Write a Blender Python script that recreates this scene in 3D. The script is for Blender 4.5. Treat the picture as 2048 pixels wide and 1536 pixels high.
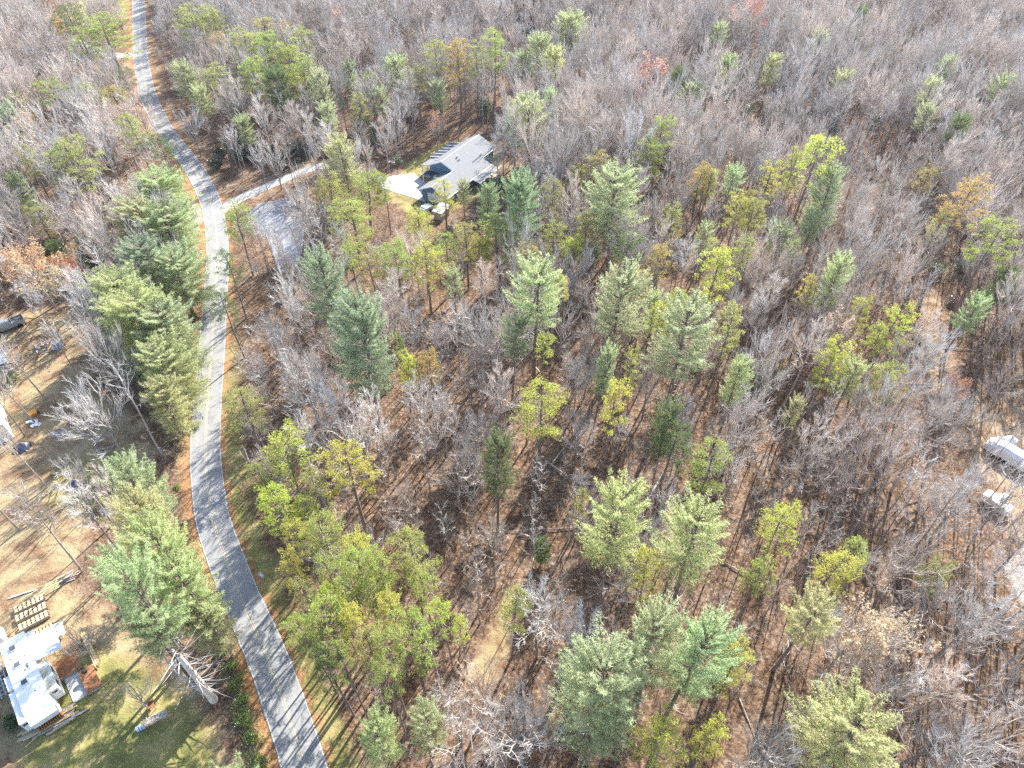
import bpy, math, random
import numpy as np
from mathutils import Vector, Matrix

scene = bpy.context.scene
for o in list(bpy.data.objects):
    bpy.data.objects.remove(o)
R = math.radians

# ------------------------------------------------------------------ camera
CAM_H = 80.0
cam_data = bpy.data.cameras.new('camera')
cam_data.lens = 24.01
cam_data.sensor_width = 36.0
cam_data.clip_start = 0.5
cam_data.clip_end = 8000.0
cam = bpy.data.objects.new('camera', cam_data)
cam.location = (0.0, 0.0, CAM_H)
cam.rotation_euler = (R(45.0), 0.0, 0.0)
scene.collection.objects.link(cam)
scene.camera = cam

# ------------------------------------------------------------------ light
SUN_AZ, SUN_EL = R(28.0), R(36.0)          # clockwise from +Y, above the horizon
sun_dir = Vector((math.sin(SUN_AZ) * math.cos(SUN_EL), math.cos(SUN_AZ) * math.cos(SUN_EL), math.sin(SUN_EL)))
world = bpy.data.worlds.new('World')
scene.world = world
world.use_nodes = True
wn = world.node_tree.nodes
wn.clear()
sky = wn.new('ShaderNodeTexSky')
sky.sky_type = 'NISHITA'
sky.sun_disc = False
sky.sun_elevation = SUN_EL
sky.sun_rotation = SUN_AZ
sky.altitude = 700.0
sky.air_density = 1.0
sky.dust_density = 1.5
bg = wn.new('ShaderNodeBackground')
bg.inputs['Strength'].default_value = 0.13
wo = wn.new('ShaderNodeOutputWorld')
world.node_tree.links.new(sky.outputs[0], bg.inputs[0])
world.node_tree.links.new(bg.outputs[0], wo.inputs[0])
sl = bpy.data.lights.new('sun', 'SUN')
sl.energy = 4.5
sl.angle = R(0.55)
sl.color = (1.0, 0.955, 0.885)
sun = bpy.data.objects.new('sun', sl)
sun.rotation_euler = sun_dir.to_track_quat('Z', 'Y').to_euler()
sun.location = (60, 100, 200)
scene.collection.objects.link(sun)

vs = scene.view_settings
vs.view_transform = 'Standard'
vs.look = 'None'
vs.gamma = 1.0
vs.use_curve_mapping = False
vs.exposure = 1.88
cy = scene.cycles
cy.max_bounces = 5
cy.diffuse_bounces = 3
cy.glossy_bounces = 2
cy.transmission_bounces = 3
cy.volume_bounces = 0
cy.transparent_max_bounces = 6
cy.caustics_reflective = False
cy.caustics_refractive = False
cy.use_adaptive_sampling = True
cy.adaptive_threshold = 0.02
cy.use_denoising = False
cy.denoiser = 'OPENIMAGEDENOISE'
cy.denoising_input_passes = 'RGB_ALBEDO_NORMAL'
cy.denoising_prefilter = 'ACCURATE'
cy.sample_clamp_indirect = 4.0

# ------------------------------------------------------------------ helpers
COL = scene.collection


def new_obj(name, data=None, parent=None, loc=(0, 0, 0), rot=(0, 0, 0), scale=(1, 1, 1)):
    o = bpy.data.objects.new(name, data)
    o.location = loc
    o.rotation_euler = rot
    o.scale = scale
    COL.objects.link(o)
    if parent is not None:
        o.parent = parent
    return o


def tag(o, label=None, cat=None, group=None, kind=None):
    if label:
        o['label'] = label
    if cat:
        o['category'] = cat
    if group:
        o['group'] = group
    if kind:
        o['kind'] = kind
    return o


def thing(name, label, cat, loc, rz=0.0, group=None):
    return tag(new_obj(name, None, None, loc, (0, 0, rz)), label, cat, group)


class MB:
    """collects vertices and faces of one mesh"""

    def __init__(s):
        s.v, s.f, s.m = [], [], []

    def quad(s, *p, m=0):
        n = len(s.v)
        s.v += [tuple(q) for q in p]
        s.f.append(tuple(range(n, n + len(p))))
        s.m.append(m)
        return s

    def box(s, c, d, rz=0.0, m=0, top=1.0, tilt=None):
        """box of size d centred at c, turned by rz; top scales the upper face"""
        n = len(s.v)
        ca, sa = math.cos(rz), math.sin(rz)
        for z in (-.5, .5):
            k = top if z > 0 else 1.0
            for x, y in ((-.5, -.5), (.5, -.5), (.5, .5), (-.5, .5)):
                X, Y, Z = x * d[0] * k, y * d[1] * k, z * d[2]
                if tilt:
                    Z += tilt * X
                s.v.append((c[0] + X * ca - Y * sa, c[1] + X * sa + Y * ca, c[2] + Z))
        for f in ((3, 2, 1, 0), (4, 5, 6, 7), (0, 1, 5, 4), (1, 2, 6, 5), (2, 3, 7, 6), (3, 0, 4, 7)):
            s.f.append(tuple(n + i for i in f))
            s.m.append(m)
        return s

    def prism(s, poly, z0, z1, m=0):
        n = len(s.v)
        k = len(poly)
        s.v += [(x, y, z0) for x, y in poly] + [(x, y, z1) for x, y in poly]
        s.f.append(tuple(n + i for i in range(k - 1, -1, -1)))
        s.f.append(tuple(n + k + i for i in range(k)))
        for i in range(k):
            j = (i + 1) % k
            s.f.append((n + i, n + j, n + k + j, n + k + i))
        s.m += [m] * (k + 2)
        return s

    def slab(s, a, b, c, d, t, m=0):
        """a thick sheet: corners a b c d counter-clockwise from above, thickness t downwards"""
        n = len(s.v)
        P = [a, b, c, d]
        s.v += [tuple(p) for p in P] + [(p[0], p[1], p[2] - t) for p in P]
        for f in ((0, 1, 2, 3), (7, 6, 5, 4), (0, 4, 5, 1), (1, 5, 6, 2), (2, 6, 7, 3), (3, 7, 4, 0)):
            s.f.append(tuple(n + i for i in f))
            s.m.append(m)
        return s

    def tube(s, pts, rad, sides=6, m=0, cap=False):
        n = len(s.v)
        K = len(pts)
        for i, (p, r) in enumerate(zip(pts, rad)):
            a = pts[max(0, i - 1)]
            b = pts[min(K - 1, i + 1)]
            dx, dy, dz = b[0] - a[0], b[1] - a[1], b[2] - a[2]
            L = math.sqrt(dx * dx + dy * dy + dz * dz) or 1.0
            dx, dy, dz = dx / L, dy / L, dz / L
            if abs(dz) < 0.9:
                ux, uy, uz = -dy, dx, 0.0
            else:
                ux, uy, uz = 0.0, -dz, dy
            q = math.sqrt(ux * ux + uy * uy + uz * uz)
            ux, uy, uz = ux / q, uy / q, uz / q
            wx, wy, wz = dy * uz - dz * uy, dz * ux - dx * uz, dx * uy - dy * ux
            for k in range(sides):
                t = 2 * math.pi * k / sides
                c, e = math.cos(t) * r, math.sin(t) * r
                s.v.append((p[0] + ux * c + wx * e, p[1] + uy * c + wy * e, p[2] + uz * c + wz * e))
        for i in range(K - 1):
            for k in range(sides):
                a, b = n + i * sides + k, n + i * sides + (k + 1) % sides
                s.f.append((a, b, b + sides, a + sides))
                s.m.append(m)
        if cap:
            s.f.append(tuple(n + k for k in range(sides - 1, -1, -1)))
            s.f.append(tuple(n + (K - 1) * sides + k for k in range(sides)))
            s.m += [m, m]
        return s

    def cone(s, a, b, r, m=0):
        """a twig: three-sided spike from a to b"""
        n = len(s.v)
        dx, dy, dz = b[0] - a[0], b[1] - a[1], b[2] - a[2]
        L = math.sqrt(dx * dx + dy * dy + dz * dz) or 1.0
        if abs(dz) < 0.9 * L:
            ux, uy, uz = -dy, dx, 0.0
        else:
            ux, uy, uz = 0.0, -dz, dy
        q = math.sqrt(ux * ux + uy * uy + uz * uz) or 1.0
        ux, uy, uz = ux / q, uy / q, uz / q
        wx, wy, wz = (dy * uz - dz * uy) / L, (dz * ux - dx * uz) / L, (dx * uy - dy * ux) / L
        for c, e in ((1, 0), (-.5, .866), (-.5, -.866)):
            s.v.append((a[0] + (ux * c + wx * e) * r, a[1] + (uy * c + wy * e) * r, a[2] + (uz * c + wz * e) * r))
        s.v.append(tuple(b))
        s.f += [(n, n + 1, n + 3), (n + 1, n + 2, n + 3), (n + 2, n, n + 3)]
        s.m += [m] * 3
        return s

    def tris(s, V, m=0):
        """V: numpy (n*3, 3) loose triangles"""
        n = len(s.v)
        s.v += V.tolist()
        k = len(V) // 3
        s.f += [(n + 3 * i, n + 3 * i + 1, n + 3 * i + 2) for i in range(k)]
        s.m += [m] * k
        return s

    def mesh(s, name, mats, smooth=False):
        me = bpy.data.meshes.new(name)
        me.from_pydata(s.v, [], s.f)
        for mt in (mats if isinstance(mats, (list, tuple)) else [mats]):
            me.materials.append(mt)
        if any(s.m):
            me.polygons.foreach_set('material_index', s.m)
        if smooth:
            me.polygons.foreach_set('use_smooth', [True] * len(me.polygons))
        me.update()
        return me

    def build(s, name, mats, parent=None, smooth=False):
        return new_obj(name, s.mesh(name, mats, smooth), parent)


# ------------------------------------------------------------------ materials
def mat(name):
    m = bpy.data.materials.new(name)
    m.use_nodes = True
    nt = m.node_tree
    nt.nodes.clear()
    out = nt.nodes.new('ShaderNodeOutputMaterial')
    return m, nt, out


def ramp(nt, fac, stops):
    n = nt.nodes.new('ShaderNodeValToRGB')
    e = n.color_ramp.elements
    while len(e) < len(stops):
        e.new(0.5)
    for i, (p, c) in enumerate(stops):
        e[i].position = p
        e[i].color = (*c, 1)
    if fac is not None:
        nt.links.new(fac, n.inputs[0])
    return n.outputs[0]


def noise(nt, scale, detail=4, rough=0.6, coord='Object', dist=0.0):
    tc = nt.nodes.new('ShaderNodeTexCoord')
    n = nt.nodes.new('ShaderNodeTexNoise')
    n.inputs['Scale'].default_value = scale
    n.inputs['Detail'].default_value = detail
    n.inputs['Roughness'].default_value = rough
    n.inputs['Distortion'].default_value = dist
    nt.links.new(tc.outputs[coord], n.inputs['Vector'])
    return n.outputs['Fac']


def mix(nt, fac, a, b, mode='MIX'):
    n = nt.nodes.new('ShaderNodeMix')
    n.data_type = 'RGBA'
    n.blend_type = mode
    for sock, val in ((n.inputs['Factor'], fac), (n.inputs['A'], a), (n.inputs['B'], b)):
        if isinstance(val, (int, float)):
            sock.default_value = val
        elif isinstance(val, tuple):
            sock.default_value = (*val, 1)
        else:
            nt.links.new(val, sock)
    return n.outputs['Result']


def math_node(nt, op, a, b=None, clamp=False):
    n = nt.nodes.new('ShaderNodeMath')
    n.operation = op
    n.use_clamp = clamp
    for i, val in enumerate((a, b)):
        if val is None:
            continue
        if isinstance(val, (int, float)):
            n.inputs[i].default_value = val
        else:
            nt.links.new(val, n.inputs[i])
    return n.outputs[0]


def bump(nt, h, strength, dist):
    b = nt.nodes.new('ShaderNodeBump')
    b.inputs['Strength'].default_value = strength
    b.inputs['Distance'].default_value = dist
    nt.links.new(h, b.inputs['Height'])
    return b.outputs[0]


def principled(nt, out, color, rough=0.8, metal=0.0, normal=None, spec=0.3):
    p = nt.nodes.new('ShaderNodeBsdfPrincipled')
    if isinstance(color, tuple):
        p.inputs['Base Color'].default_value = (*color, 1)
    else:
        nt.links.new(color, p.inputs['Base Color'])
    if isinstance(rough, (int, float)):
        p.inputs['Roughness'].default_value = rough
    else:
        nt.links.new(rough, p.inputs['Roughness'])
    p.inputs['Metallic'].default_value = metal
    p.inputs['Specular IOR Level'].default_value = spec
    if normal is not None:
        nt.links.new(normal, p.inputs['Normal'])
    nt.links.new(p.outputs[0], out.inputs['Surface'])
    return p


def surf(name, stops, scale=2.0, rough=0.8, metal=0.0, bmp=0.0, bdist=0.02, detail=5, spec=0.3, coord='Object'):
    """noise-coloured painted / natural surface"""
    m, nt, out = mat(name)
    f = noise(nt, scale, detail, 0.65, coord)
    c = ramp(nt, f, stops)
    nrm = bump(nt, f, bmp, bdist) if bmp else None
    principled(nt, out, c, rough, metal, nrm, spec)
    return m


def two(c, lo=.8, hi=1.15):
    return [(0.3, tuple(x * lo for x in c)), (0.7, tuple(min(1, x * hi) for x in c))]


def bark(name, dark, light, scale=3.0):
    m, nt, out = mat(name)
    oi = nt.nodes.new('ShaderNodeObjectInfo')
    f = noise(nt, scale, 4, 0.7)
    c = ramp(nt, f, [(0.3, dark), (0.68, light)])
    v = math_node(nt, 'MULTIPLY_ADD', oi.outputs['Random'], 0.55)
    v.node.inputs[2].default_value = 0.72
    hsv = nt.nodes.new('ShaderNodeHueSaturation')
    r2 = math_node(nt, 'FRACT', math_node(nt, 'MULTIPLY', oi.outputs['Random'], 7.31))
    tint = mix(nt, r2, (1.06, 0.97, 0.88), (0.95, 0.985, 1.0))
    nt.links.new(mix(nt, 1.0, c, tint, 'MULTIPLY'), hsv.inputs['Color'])
    nt.links.new(v, hsv.inputs['Value'])
    principled(nt, out, hsv.outputs[0], 0.9, spec=0.15)
    return m


def foliage(name, trans=0.35, objcol=True, base=(0.1, 0.14, 0.03), vary=0.55, rough=0.6, spec=0.25):
    """leaf / needle material: colour from the object's own colour, varied by clump and by leaf, lets light through"""
    m, nt, out = mat(name)
    if objcol:
        oi = nt.nodes.new('ShaderNodeObjectInfo')
        c = oi.outputs['Color']
    else:
        rgb = nt.nodes.new('ShaderNodeRGB')
        rgb.outputs[0].default_value = (*base, 1)
        c = rgb.outputs[0]
    geo = nt.nodes.new('ShaderNodeNewGeometry')
    f = noise(nt, 0.55, 3, 0.6)
    v = math_node(nt, 'MULTIPLY_ADD', geo.outputs['Random Per Island'], vary)
    v.node.inputs[2].default_value = 1.0 - vary * 0.5
    v2 = math_node(nt, 'MULTIPLY_ADD', f, 0.9)
    v2.node.inputs[2].default_value = 0.55
    vv = math_node(nt, 'MULTIPLY', v, v2)
    hue = math_node(nt, 'MULTIPLY_ADD', f, 0.03)
    hue.node.inputs[2].default_value = 0.482
    hsv = nt.nodes.new('ShaderNodeHueSaturation')
    nt.links.new(hue, hsv.inputs['Hue'])
    nt.links.new(vv, hsv.inputs['Value'])
    nt.links.new(c, hsv.inputs['Color'])
    p = nt.nodes.new('ShaderNodeBsdfPrincipled')
    p.inputs['Roughness'].default_value = rough
    p.inputs['Specular IOR Level'].default_value = spec
    nt.links.new(hsv.outputs[0], p.inputs['Base Color'])
    t = nt.nodes.new('ShaderNodeBsdfTranslucent')
    nt.links.new(hsv.outputs[0], t.inputs['Color'])
    mx = nt.nodes.new('ShaderNodeMixShader')
    mx.inputs[0].default_value = trans
    nt.links.new(p.outputs[0], mx.inputs[1])
    nt.links.new(t.outputs[0], mx.inputs[2])
    nt.links.new(mx.outputs[0], out.inputs['Surface'])
    return m


M = {}
M['bark'] = bark('bare_bark', (0.18, 0.16, 0.148), (0.44, 0.40, 0.375))
M['twig'] = bark('twig_bark', (0.38, 0.345, 0.318), (0.72, 0.67, 0.63), 1.2)
M['pine_bark'] = bark('pine_bark', (0.13, 0.10, 0.085), (0.28, 0.235, 0.21))
M['brush'] = bark('brush_bark', (0.17, 0.125, 0.10), (0.36, 0.29, 0.245), 1.2)
M['dead_bark'] = bark('dead_bark', (0.42, 0.40, 0.375), (0.66, 0.63, 0.60))
M['needle'] = foliage('pine_needles', 0.55)
M['leaf'] = foliage('dry_leaves', 0.45, rough=0.7)
M['gloss_leaf'] = foliage('glossy_leaves', 0.25, rough=0.32, spec=0.5)
M['white'] = surf('white_paint', [(0.3, (0.70, 0.70, 0.69)), (0.7, (0.82, 0.82, 0.81))], 1.5, 0.45)
M['roof_white'] = surf('rubber_roof', [(0.25, (0.62, 0.62, 0.61)), (0.5, (0.79, 0.79, 0.79)), (0.8, (0.84, 0.84, 0.84))], 0.8, 0.6, detail=8)
M['stained'] = surf('stained_awning', [(0.3, (0.30, 0.27, 0.15)), (0.5, (0.52, 0.50, 0.42)), (0.75, (0.66, 0.66, 0.62))], 0.9, 0.7)
M['dark_glass'] = surf('dark_window', two((0.025, 0.03, 0.04)), 2, 0.12, spec=0.6)
M['vent'] = surf('smoked_plastic', two((0.09, 0.09, 0.10)), 3, 0.4)
M['shingle'] = surf('grey_shingle', [(0.25, (0.15, 0.153, 0.162)), (0.5, (0.18, 0.184, 0.193)), (0.75, (0.22, 0.223, 0.232))], 5.0, 0.85, bmp=0.3, detail=8)
M['dark_roof'] = surf('dark_metal_roof', two((0.045, 0.055, 0.08)), 1.2, 0.9, spec=0.05)
M['blue_wall'] = surf('blue_siding', two((0.10, 0.20, 0.30)), 1.5, 0.7)
M['wood_new'] = surf('pale_lumber', [(0.25, (0.42, 0.30, 0.15)), (0.75, (0.66, 0.53, 0.31))], 1.6, 0.75)
M['wood_old'] = surf('weathered_wood', [(0.25, (0.24, 0.20, 0.17)), (0.75, (0.50, 0.44, 0.38))], 2.2, 0.85)
M['wood_red'] = surf('stained_deck', [(0.25, (0.19, 0.085, 0.04)), (0.75, (0.42, 0.20, 0.095))], 2.0, 0.75)
M['concrete'] = surf('concrete', [(0.25, (0.33, 0.32, 0.305)), (0.75, (0.45, 0.44, 0.425))], 0.5, 0.85, detail=8)
M['slab_old'] = surf('old_concrete', [(0.25, (0.30, 0.30, 0.30)), (0.75, (0.50, 0.50, 0.49))], 0.8, 0.85, detail=8)
M['steel'] = surf('galvanised_steel', two((0.42, 0.43, 0.44)), 2.5, 0.45, metal=0.6)
M['blue_steel'] = surf('blue_metal_roof', [(0.3, (0.34, 0.43, 0.50)), (0.7, (0.46, 0.55, 0.61))], 0.7, 0.45)
M['rust_roof'] = surf('rusted_metal_roof', [(0.35, (0.24, 0.12, 0.10)), (0.5, (0.36, 0.24, 0.21)), (0.65, (0.36, 0.36, 0.38))], 0.35, 0.6)
M['grey_shed'] = surf('old_shingles', two((0.20, 0.18, 0.17)), 3.0, 0.9)
M['tarp_dark'] = surf('dark_tarp', [(0.35, (0.02, 0.022, 0.03)), (0.7, (0.10, 0.115, 0.15))], 2.5, 0.35, spec=0.5)
M['tarp_grey'] = surf('grey_cover', [(0.3, (0.60, 0.60, 0.61)), (0.7, (0.76, 0.76, 0.76))], 1.2, 0.6, bmp=0.5, bdist=0.1)
M['orange'] = surf('orange_plastic', two((0.72, 0.30, 0.03)), 3, 0.5)
M['blue'] = surf('blue_plastic', two((0.08, 0.22, 0.40)), 3, 0.45)
M['pale_blue'] = surf('pale_blue_paint', two((0.42, 0.52, 0.66)), 3, 0.4)
M['silver'] = surf('silver_car_paint', two((0.40, 0.43, 0.46)), 1, 0.25, metal=0.5)
M['rubber'] = surf('black_rubber', two((0.02, 0.02, 0.02)), 3, 0.8)
M['rust'] = surf('rusty_iron', [(0.3, (0.10, 0.05, 0.035)), (0.7, (0.30, 0.13, 0.07))], 4, 0.8)
M['log'] = surf('fallen_log_wood', [(0.3, (0.19, 0.16, 0.14)), (0.7, (0.46, 0.41, 0.36))], 1.5, 0.9)


def ground_material():
    m, nt, out = mat('forest_floor')

    def attr(n):
        a = nt.nodes.new('ShaderNodeAttribute')
        a.attribute_name = n
        return a.outputs['Fac']
    fine = noise(nt, 2.2, 6, 0.75, 'Object')
    mid = noise(nt, 0.30, 5, 0.62, 'Object', 0.6)
    big = noise(nt, 0.045, 4, 0.55, 'Object', 0.4)
    litter = ramp(nt, fine, [(0.34, (0.038, 0.024, 0.017)), (0.47, (0.098, 0.059, 0.037)), (0.58, (0.20, 0.122, 0.072)), (0.72, (0.42, 0.27, 0.16))])
    litter2 = ramp(nt, fine, [(0.34, (0.06, 0.043, 0.033)), (0.5, (0.165, 0.112, 0.078)), (0.7, (0.38, 0.285, 0.20))])
    base = mix(nt, ramp(nt, mid, [(0.42, (0, 0, 0)), (0.62, (1, 1, 1))]), litter, litter2)
    green = ramp(nt, mid, [(0.35, (0.094, 0.109, 0.027)), (0.5, (0.191, 0.183, 0.055)), (0.62, (0.328, 0.257, 0.113))])
    grassc = mix(nt, math_node(nt, 'MULTIPLY', fine, 0.45), green, (0.31, 0.26, 0.115))
    soilc = ramp(nt, mid, [(0.35, (0.200, 0.122, 0.070)), (0.5, (0.296, 0.204, 0.126)), (0.68, (0.407, 0.303, 0.200))])
    clayc = ramp(nt, mid, [(0.35, (0.247, 0.112, 0.049)), (0.55, (0.345, 0.188, 0.090)), (0.7, (0.300, 0.232, 0.112))])
    gravc = ramp(nt, fine, [(0.35, (0.216, 0.196, 0.176)), (0.65, (0.352, 0.328, 0.296))])

    def mask(n, sharp=0.22):
        # edge broken up by noise
        a = math_node(nt, 'ADD', attr(n), math_node(nt, 'MULTIPLY_ADD', mid, 0.9))
        a.node.inputs[1].links[0].from_node.inputs[2].default_value = -0.45
        r = nt.nodes.new('ShaderNodeMapRange')
        r.inputs['From Min'].default_value = 0.5 - sharp
        r.inputs['From Max'].default_value = 0.5 + sharp
        nt.links.new(a, r.inputs['Value'])
        return r.outputs[0]
    c = base
    c = mix(nt, mask('soil'), c, soilc)
    c = mix(nt, mask('grass'), c, grassc)
    c = mix(nt, mask('clay'), c, clayc)
    c = mix(nt, mask('gravel', 0.15), c, gravc)
    tone = math_node(nt, 'MULTIPLY_ADD', big, 0.5)
    tone.node.inputs[2].default_value = 0.78
    hsv = nt.nodes.new('ShaderNodeHueSaturation')
    nt.links.new(c, hsv.inputs['Color'])
    nt.links.new(tone, hsv.inputs['Value'])
    principled(nt, out, hsv.outputs[0], 0.95, normal=bump(nt, fine, 0.9, 0.25), spec=0.1)
    return m


M['ground'] = ground_material()


def asphalt():
    m, nt, out = mat('old_asphalt')
    f = noise(nt, 6.0, 6, 0.7)
    g = noise(nt, 0.35, 6, 0.65, dist=0.8)
    c = ramp(nt, f, [(0.3, (0.19, 0.189, 0.187)), (0.7, (0.265, 0.263, 0.26))])
    d = ramp(nt, g, [(0.33, (0.72, 0.72, 0.73)), (0.45, (0.95, 0.95, 0.95)), (0.68, (1.1, 1.09, 1.07))])
    principled(nt, out, mix(nt, 1.0, c, d, 'MULTIPLY'), 0.85, normal=bump(nt, f, 0.3, 0.02), spec=0.3)
    return m


M['asphalt'] = asphalt()
M['gravel_drive'] = surf('gravel_driveway', [(0.3, (0.26, 0.245, 0.225)), (0.7, (0.40, 0.385, 0.36))], 3.0, 0.95, bmp=0.3)
M['yellow_line'] = surf('faded_yellow_paint', [(0.35, (0.33, 0.31, 0.26)), (0.65, (0.46, 0.36, 0.18))], 4, 0.7)
M['white_line'] = surf('worn_white_paint', [(0.4, (0.34, 0.34, 0.33)), (0.65, (0.60, 0.60, 0.58))], 4, 0.7)
mw, nt, out = mat('muddy_water')
wf = noise(nt, 0.12, 3, 0.5)
principled(nt, out, ramp(nt, wf, [(0.35, (0.20, 0.195, 0.19)), (0.65, (0.27, 0.26, 0.255))]), 0.08, normal=bump(nt, noise(nt, 1.5, 3, 0.5), 0.25, 0.08), spec=0.5)
M['water'] = mw

# ------------------------------------------------------------------ plan of the place (metres, x across, y away)
ROAD = [(-19.0, 16.5), (-22.9, 24.1), (-28.5, 33.6), (-33.8, 41.3), (-37.4, 46.9), (-40.4, 51.8), (-42.4, 55.8), (-45.9, 64.7), (-48.9, 75.0), (-51.9, 86.8), (-55.6, 100.6), (-60.0, 116.9), (-64.6, 130.0), (-69.3, 140.5), (-77.7, 154.8), (-90.3, 172.7), (-102.7, 193.9), (-111.5, 212.2), (-120.5, 233.1), (-141.4, 285.5), (-162, 335)]
ROAD_W = 4.5
DRIVE = [(-65.2, 133.0), (-63.0, 137.9), (-60.13, 141.7), (-54.7, 147.7), (-48.9, 153.6), (-44.3, 155.0), (-39.0, 152.5), (-33.1, 149.1), (-28.6, 147.2)]
SIDE_ROAD = [(-119.5, 231.0), (-125.2, 227.5), (-132.6, 230.9), (-144.8, 240.0), (-165, 250)]
PAD = [(-31.4, 148.6), (-27.9, 150.3), (-23.5, 151.4), (-19.0, 144.6), (-19.7, 138.0), (-22.4, 139.9), (-27.0, 142.4), (-30.8, 144.9)]
POND = [(-58.2, 134.7), (-57.0, 138.2), (-52.9, 139.6), (-50.4, 141.0), (-47.4, 134.9), (-44.2, 124.8), (-43.4, 117.0), (-43.2, 111.6), (-46.0, 111.8), (-49.0, 118.2), (-52.0, 124.6), (-55.6, 128.8)]
HOUSE_LAWN = [(-27.5, 149.5), (-25.5, 155.5), (-20.9, 165.0), (-15.5, 169.5), (-9.7, 171.0), (-3.3, 168.5), (-1.9, 155.5), (-4.0, 145.8), (-7.2, 138.5), (-13.2, 132.6), (-18.5, 129.8), (-24.5, 133.5), (-29.1, 141.2)]
HOUSE_GREEN = [(-27.3, 150.1), (-24.0, 159.4), (-18.5, 167.0), (-13.4, 168.5), (-13.0, 162.0), (-20.3, 156.0), (-21.9, 152.0)]
MEADOW = [(-190, 330), (-155, 330), (-141, 274), (-137.5, 260), (-144, 256), (-155, 259)]
PULL_OFF = [(-70.3, 124.6), (-74.8, 132.7), (-74.0, 139.0), (-70.5, 140.1), (-67.0, 134.7), (-63.8, 124.6)]
YARD = [(-99, 96.5), (-91, 101.0), (-82.5, 101.5), (-75.3, 96.0), (-71.6, 85.8), (-63.5, 76.3), (-56.0, 73.0), (-52.6, 65.9), (-52.8, 56.8), (-55.6, 50.2), (-55.3, 45.0), (-43.0, 39.6), (-35.3, 32.8), (-30.6, 26.7), (-26.2, 18.5), (-66, 14), (-112, 60), (-112, 96)]
YARD_GREEN = [(-54, 31.6), (-50, 36.5), (-41.4, 33.5), (-33.1, 27.8), (-28.0, 18.0), (-52.4, 14.0)]
YARD_GREEN2 = [(-70, 63), (-60, 68), (-54, 63), (-57, 54), (-66, 54)]
TRACK = [(-1.0, 43.0), (2.0, 42.0), (-1.4, 31.0), (-5.4, 32.0)]
GRAVEL_RIGHT = [(67.3, 49.0), (72, 51.5), (84, 53), (80, 38), (66, 38.5), (63.8, 42.2), (64.4, 46.5)]
BROWN_PATH = [(81.5, 112.0), (83.8, 103.0), (77.5, 89.0), (74.5, 78.0), (66.8, 71.5), (66.2, 80.9), (72.0, 92.0), (78, 104)]
CLEAR_RIGHT = [(74.0, 76.0), (90, 78.3), (90, 50.0), (66.0, 50.5), (65.5, 58.0), (69.0, 66.0)]


def arr(p):
    return np.array(p, dtype=float)


def in_poly(X, Y, poly):
    n = len(poly)
    r = np.zeros(X.shape, bool)
    for i in range(n):
        x0, y0 = poly[i]
        x1, y1 = poly[(i + 1) % n]
        if y0 == y1:
            continue
        c = ((y0 > Y) != (y1 > Y)) & (X < (x1 - x0) * (Y - y0) / (y1 - y0) + x0)
        r ^= c
    return r


def d_line(X, Y, line, closed=False):
    best = np.full(X.shape, 1e9)
    n = len(line)
    for i in range(n if closed else n - 1):
        x0, y0 = line[i]
        x1, y1 = line[(i + 1) % n]
        dx, dy = x1 - x0, y1 - y0
        t = np.clip(((X - x0) * dx + (Y - y0) * dy) / (dx * dx + dy * dy), 0, 1)
        best = np.minimum(best, np.hypot(X - x0 - t * dx, Y - y0 - t * dy))
    return best


def inside(X, Y, poly):
    """signed distance, positive inside"""
    d = d_line(X, Y, poly, True)
    return np.where(in_poly(X, Y, poly), d, -d)


def sm(x, a, b):
    t = np.clip((x - a) / (b - a), 0, 1)
    return t * t * (3 - 2 * t)


def smooth_line(p, n=8):
    """Catmull-Rom through the points"""
    out = []
    P = [p[0]] + list(p) + [p[-1]]
    for i in range(1, len(P) - 2):
        a, b, c, d = (arr(q) for q in P[i - 1:i + 3])
        for k in range(n):
            t = k / n
            out.append(tuple(0.5 * ((2 * b) + (c - a) * t + (2 * a - 5 * b + 4 * c - d) * t * t + (3 * b - a - 3 * c + d) * t ** 3)))
    out.append(tuple(p[-1]))
    return out


ROAD_S = smooth_line(ROAD, 14)
DRIVE_S = smooth_line(DRIVE, 6)
SIDE_S = smooth_line(SIDE_ROAD, 6)


def rolling(X, Y):
    return (np.sin(X * .21 + 1.3) * np.cos(Y * .17 + .4) * .22 + np.sin(X * .083 - Y * .061) * .28 + np.sin(X * .9 + Y * .37) * np.cos(Y * .8 - X * .3) * .07)


def height(X, Y):
    X = np.asarray(X, float)
    Y = np.asarray(Y, float)
    flat = sm(d_line(X, Y, ROAD), 3.2, 9.0) * sm(d_line(X, Y, DRIVE), 2.5, 7.0) * sm(d_line(X, Y, SIDE_ROAD), 2.5, 8)
    for p in (HOUSE_LAWN, PAD, YARD, CLEAR_RIGHT, GRAVEL_RIGHT):
        flat = flat * sm(-inside(X, Y, p), 0.0, 6.0)
    ip = inside(X, Y, POND)
    flat = flat * sm(-ip, 1.0, 5.0)
    z = rolling(X, Y) * flat
    return z - 1.3 * sm(ip, -1.2, 2.5)


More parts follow.
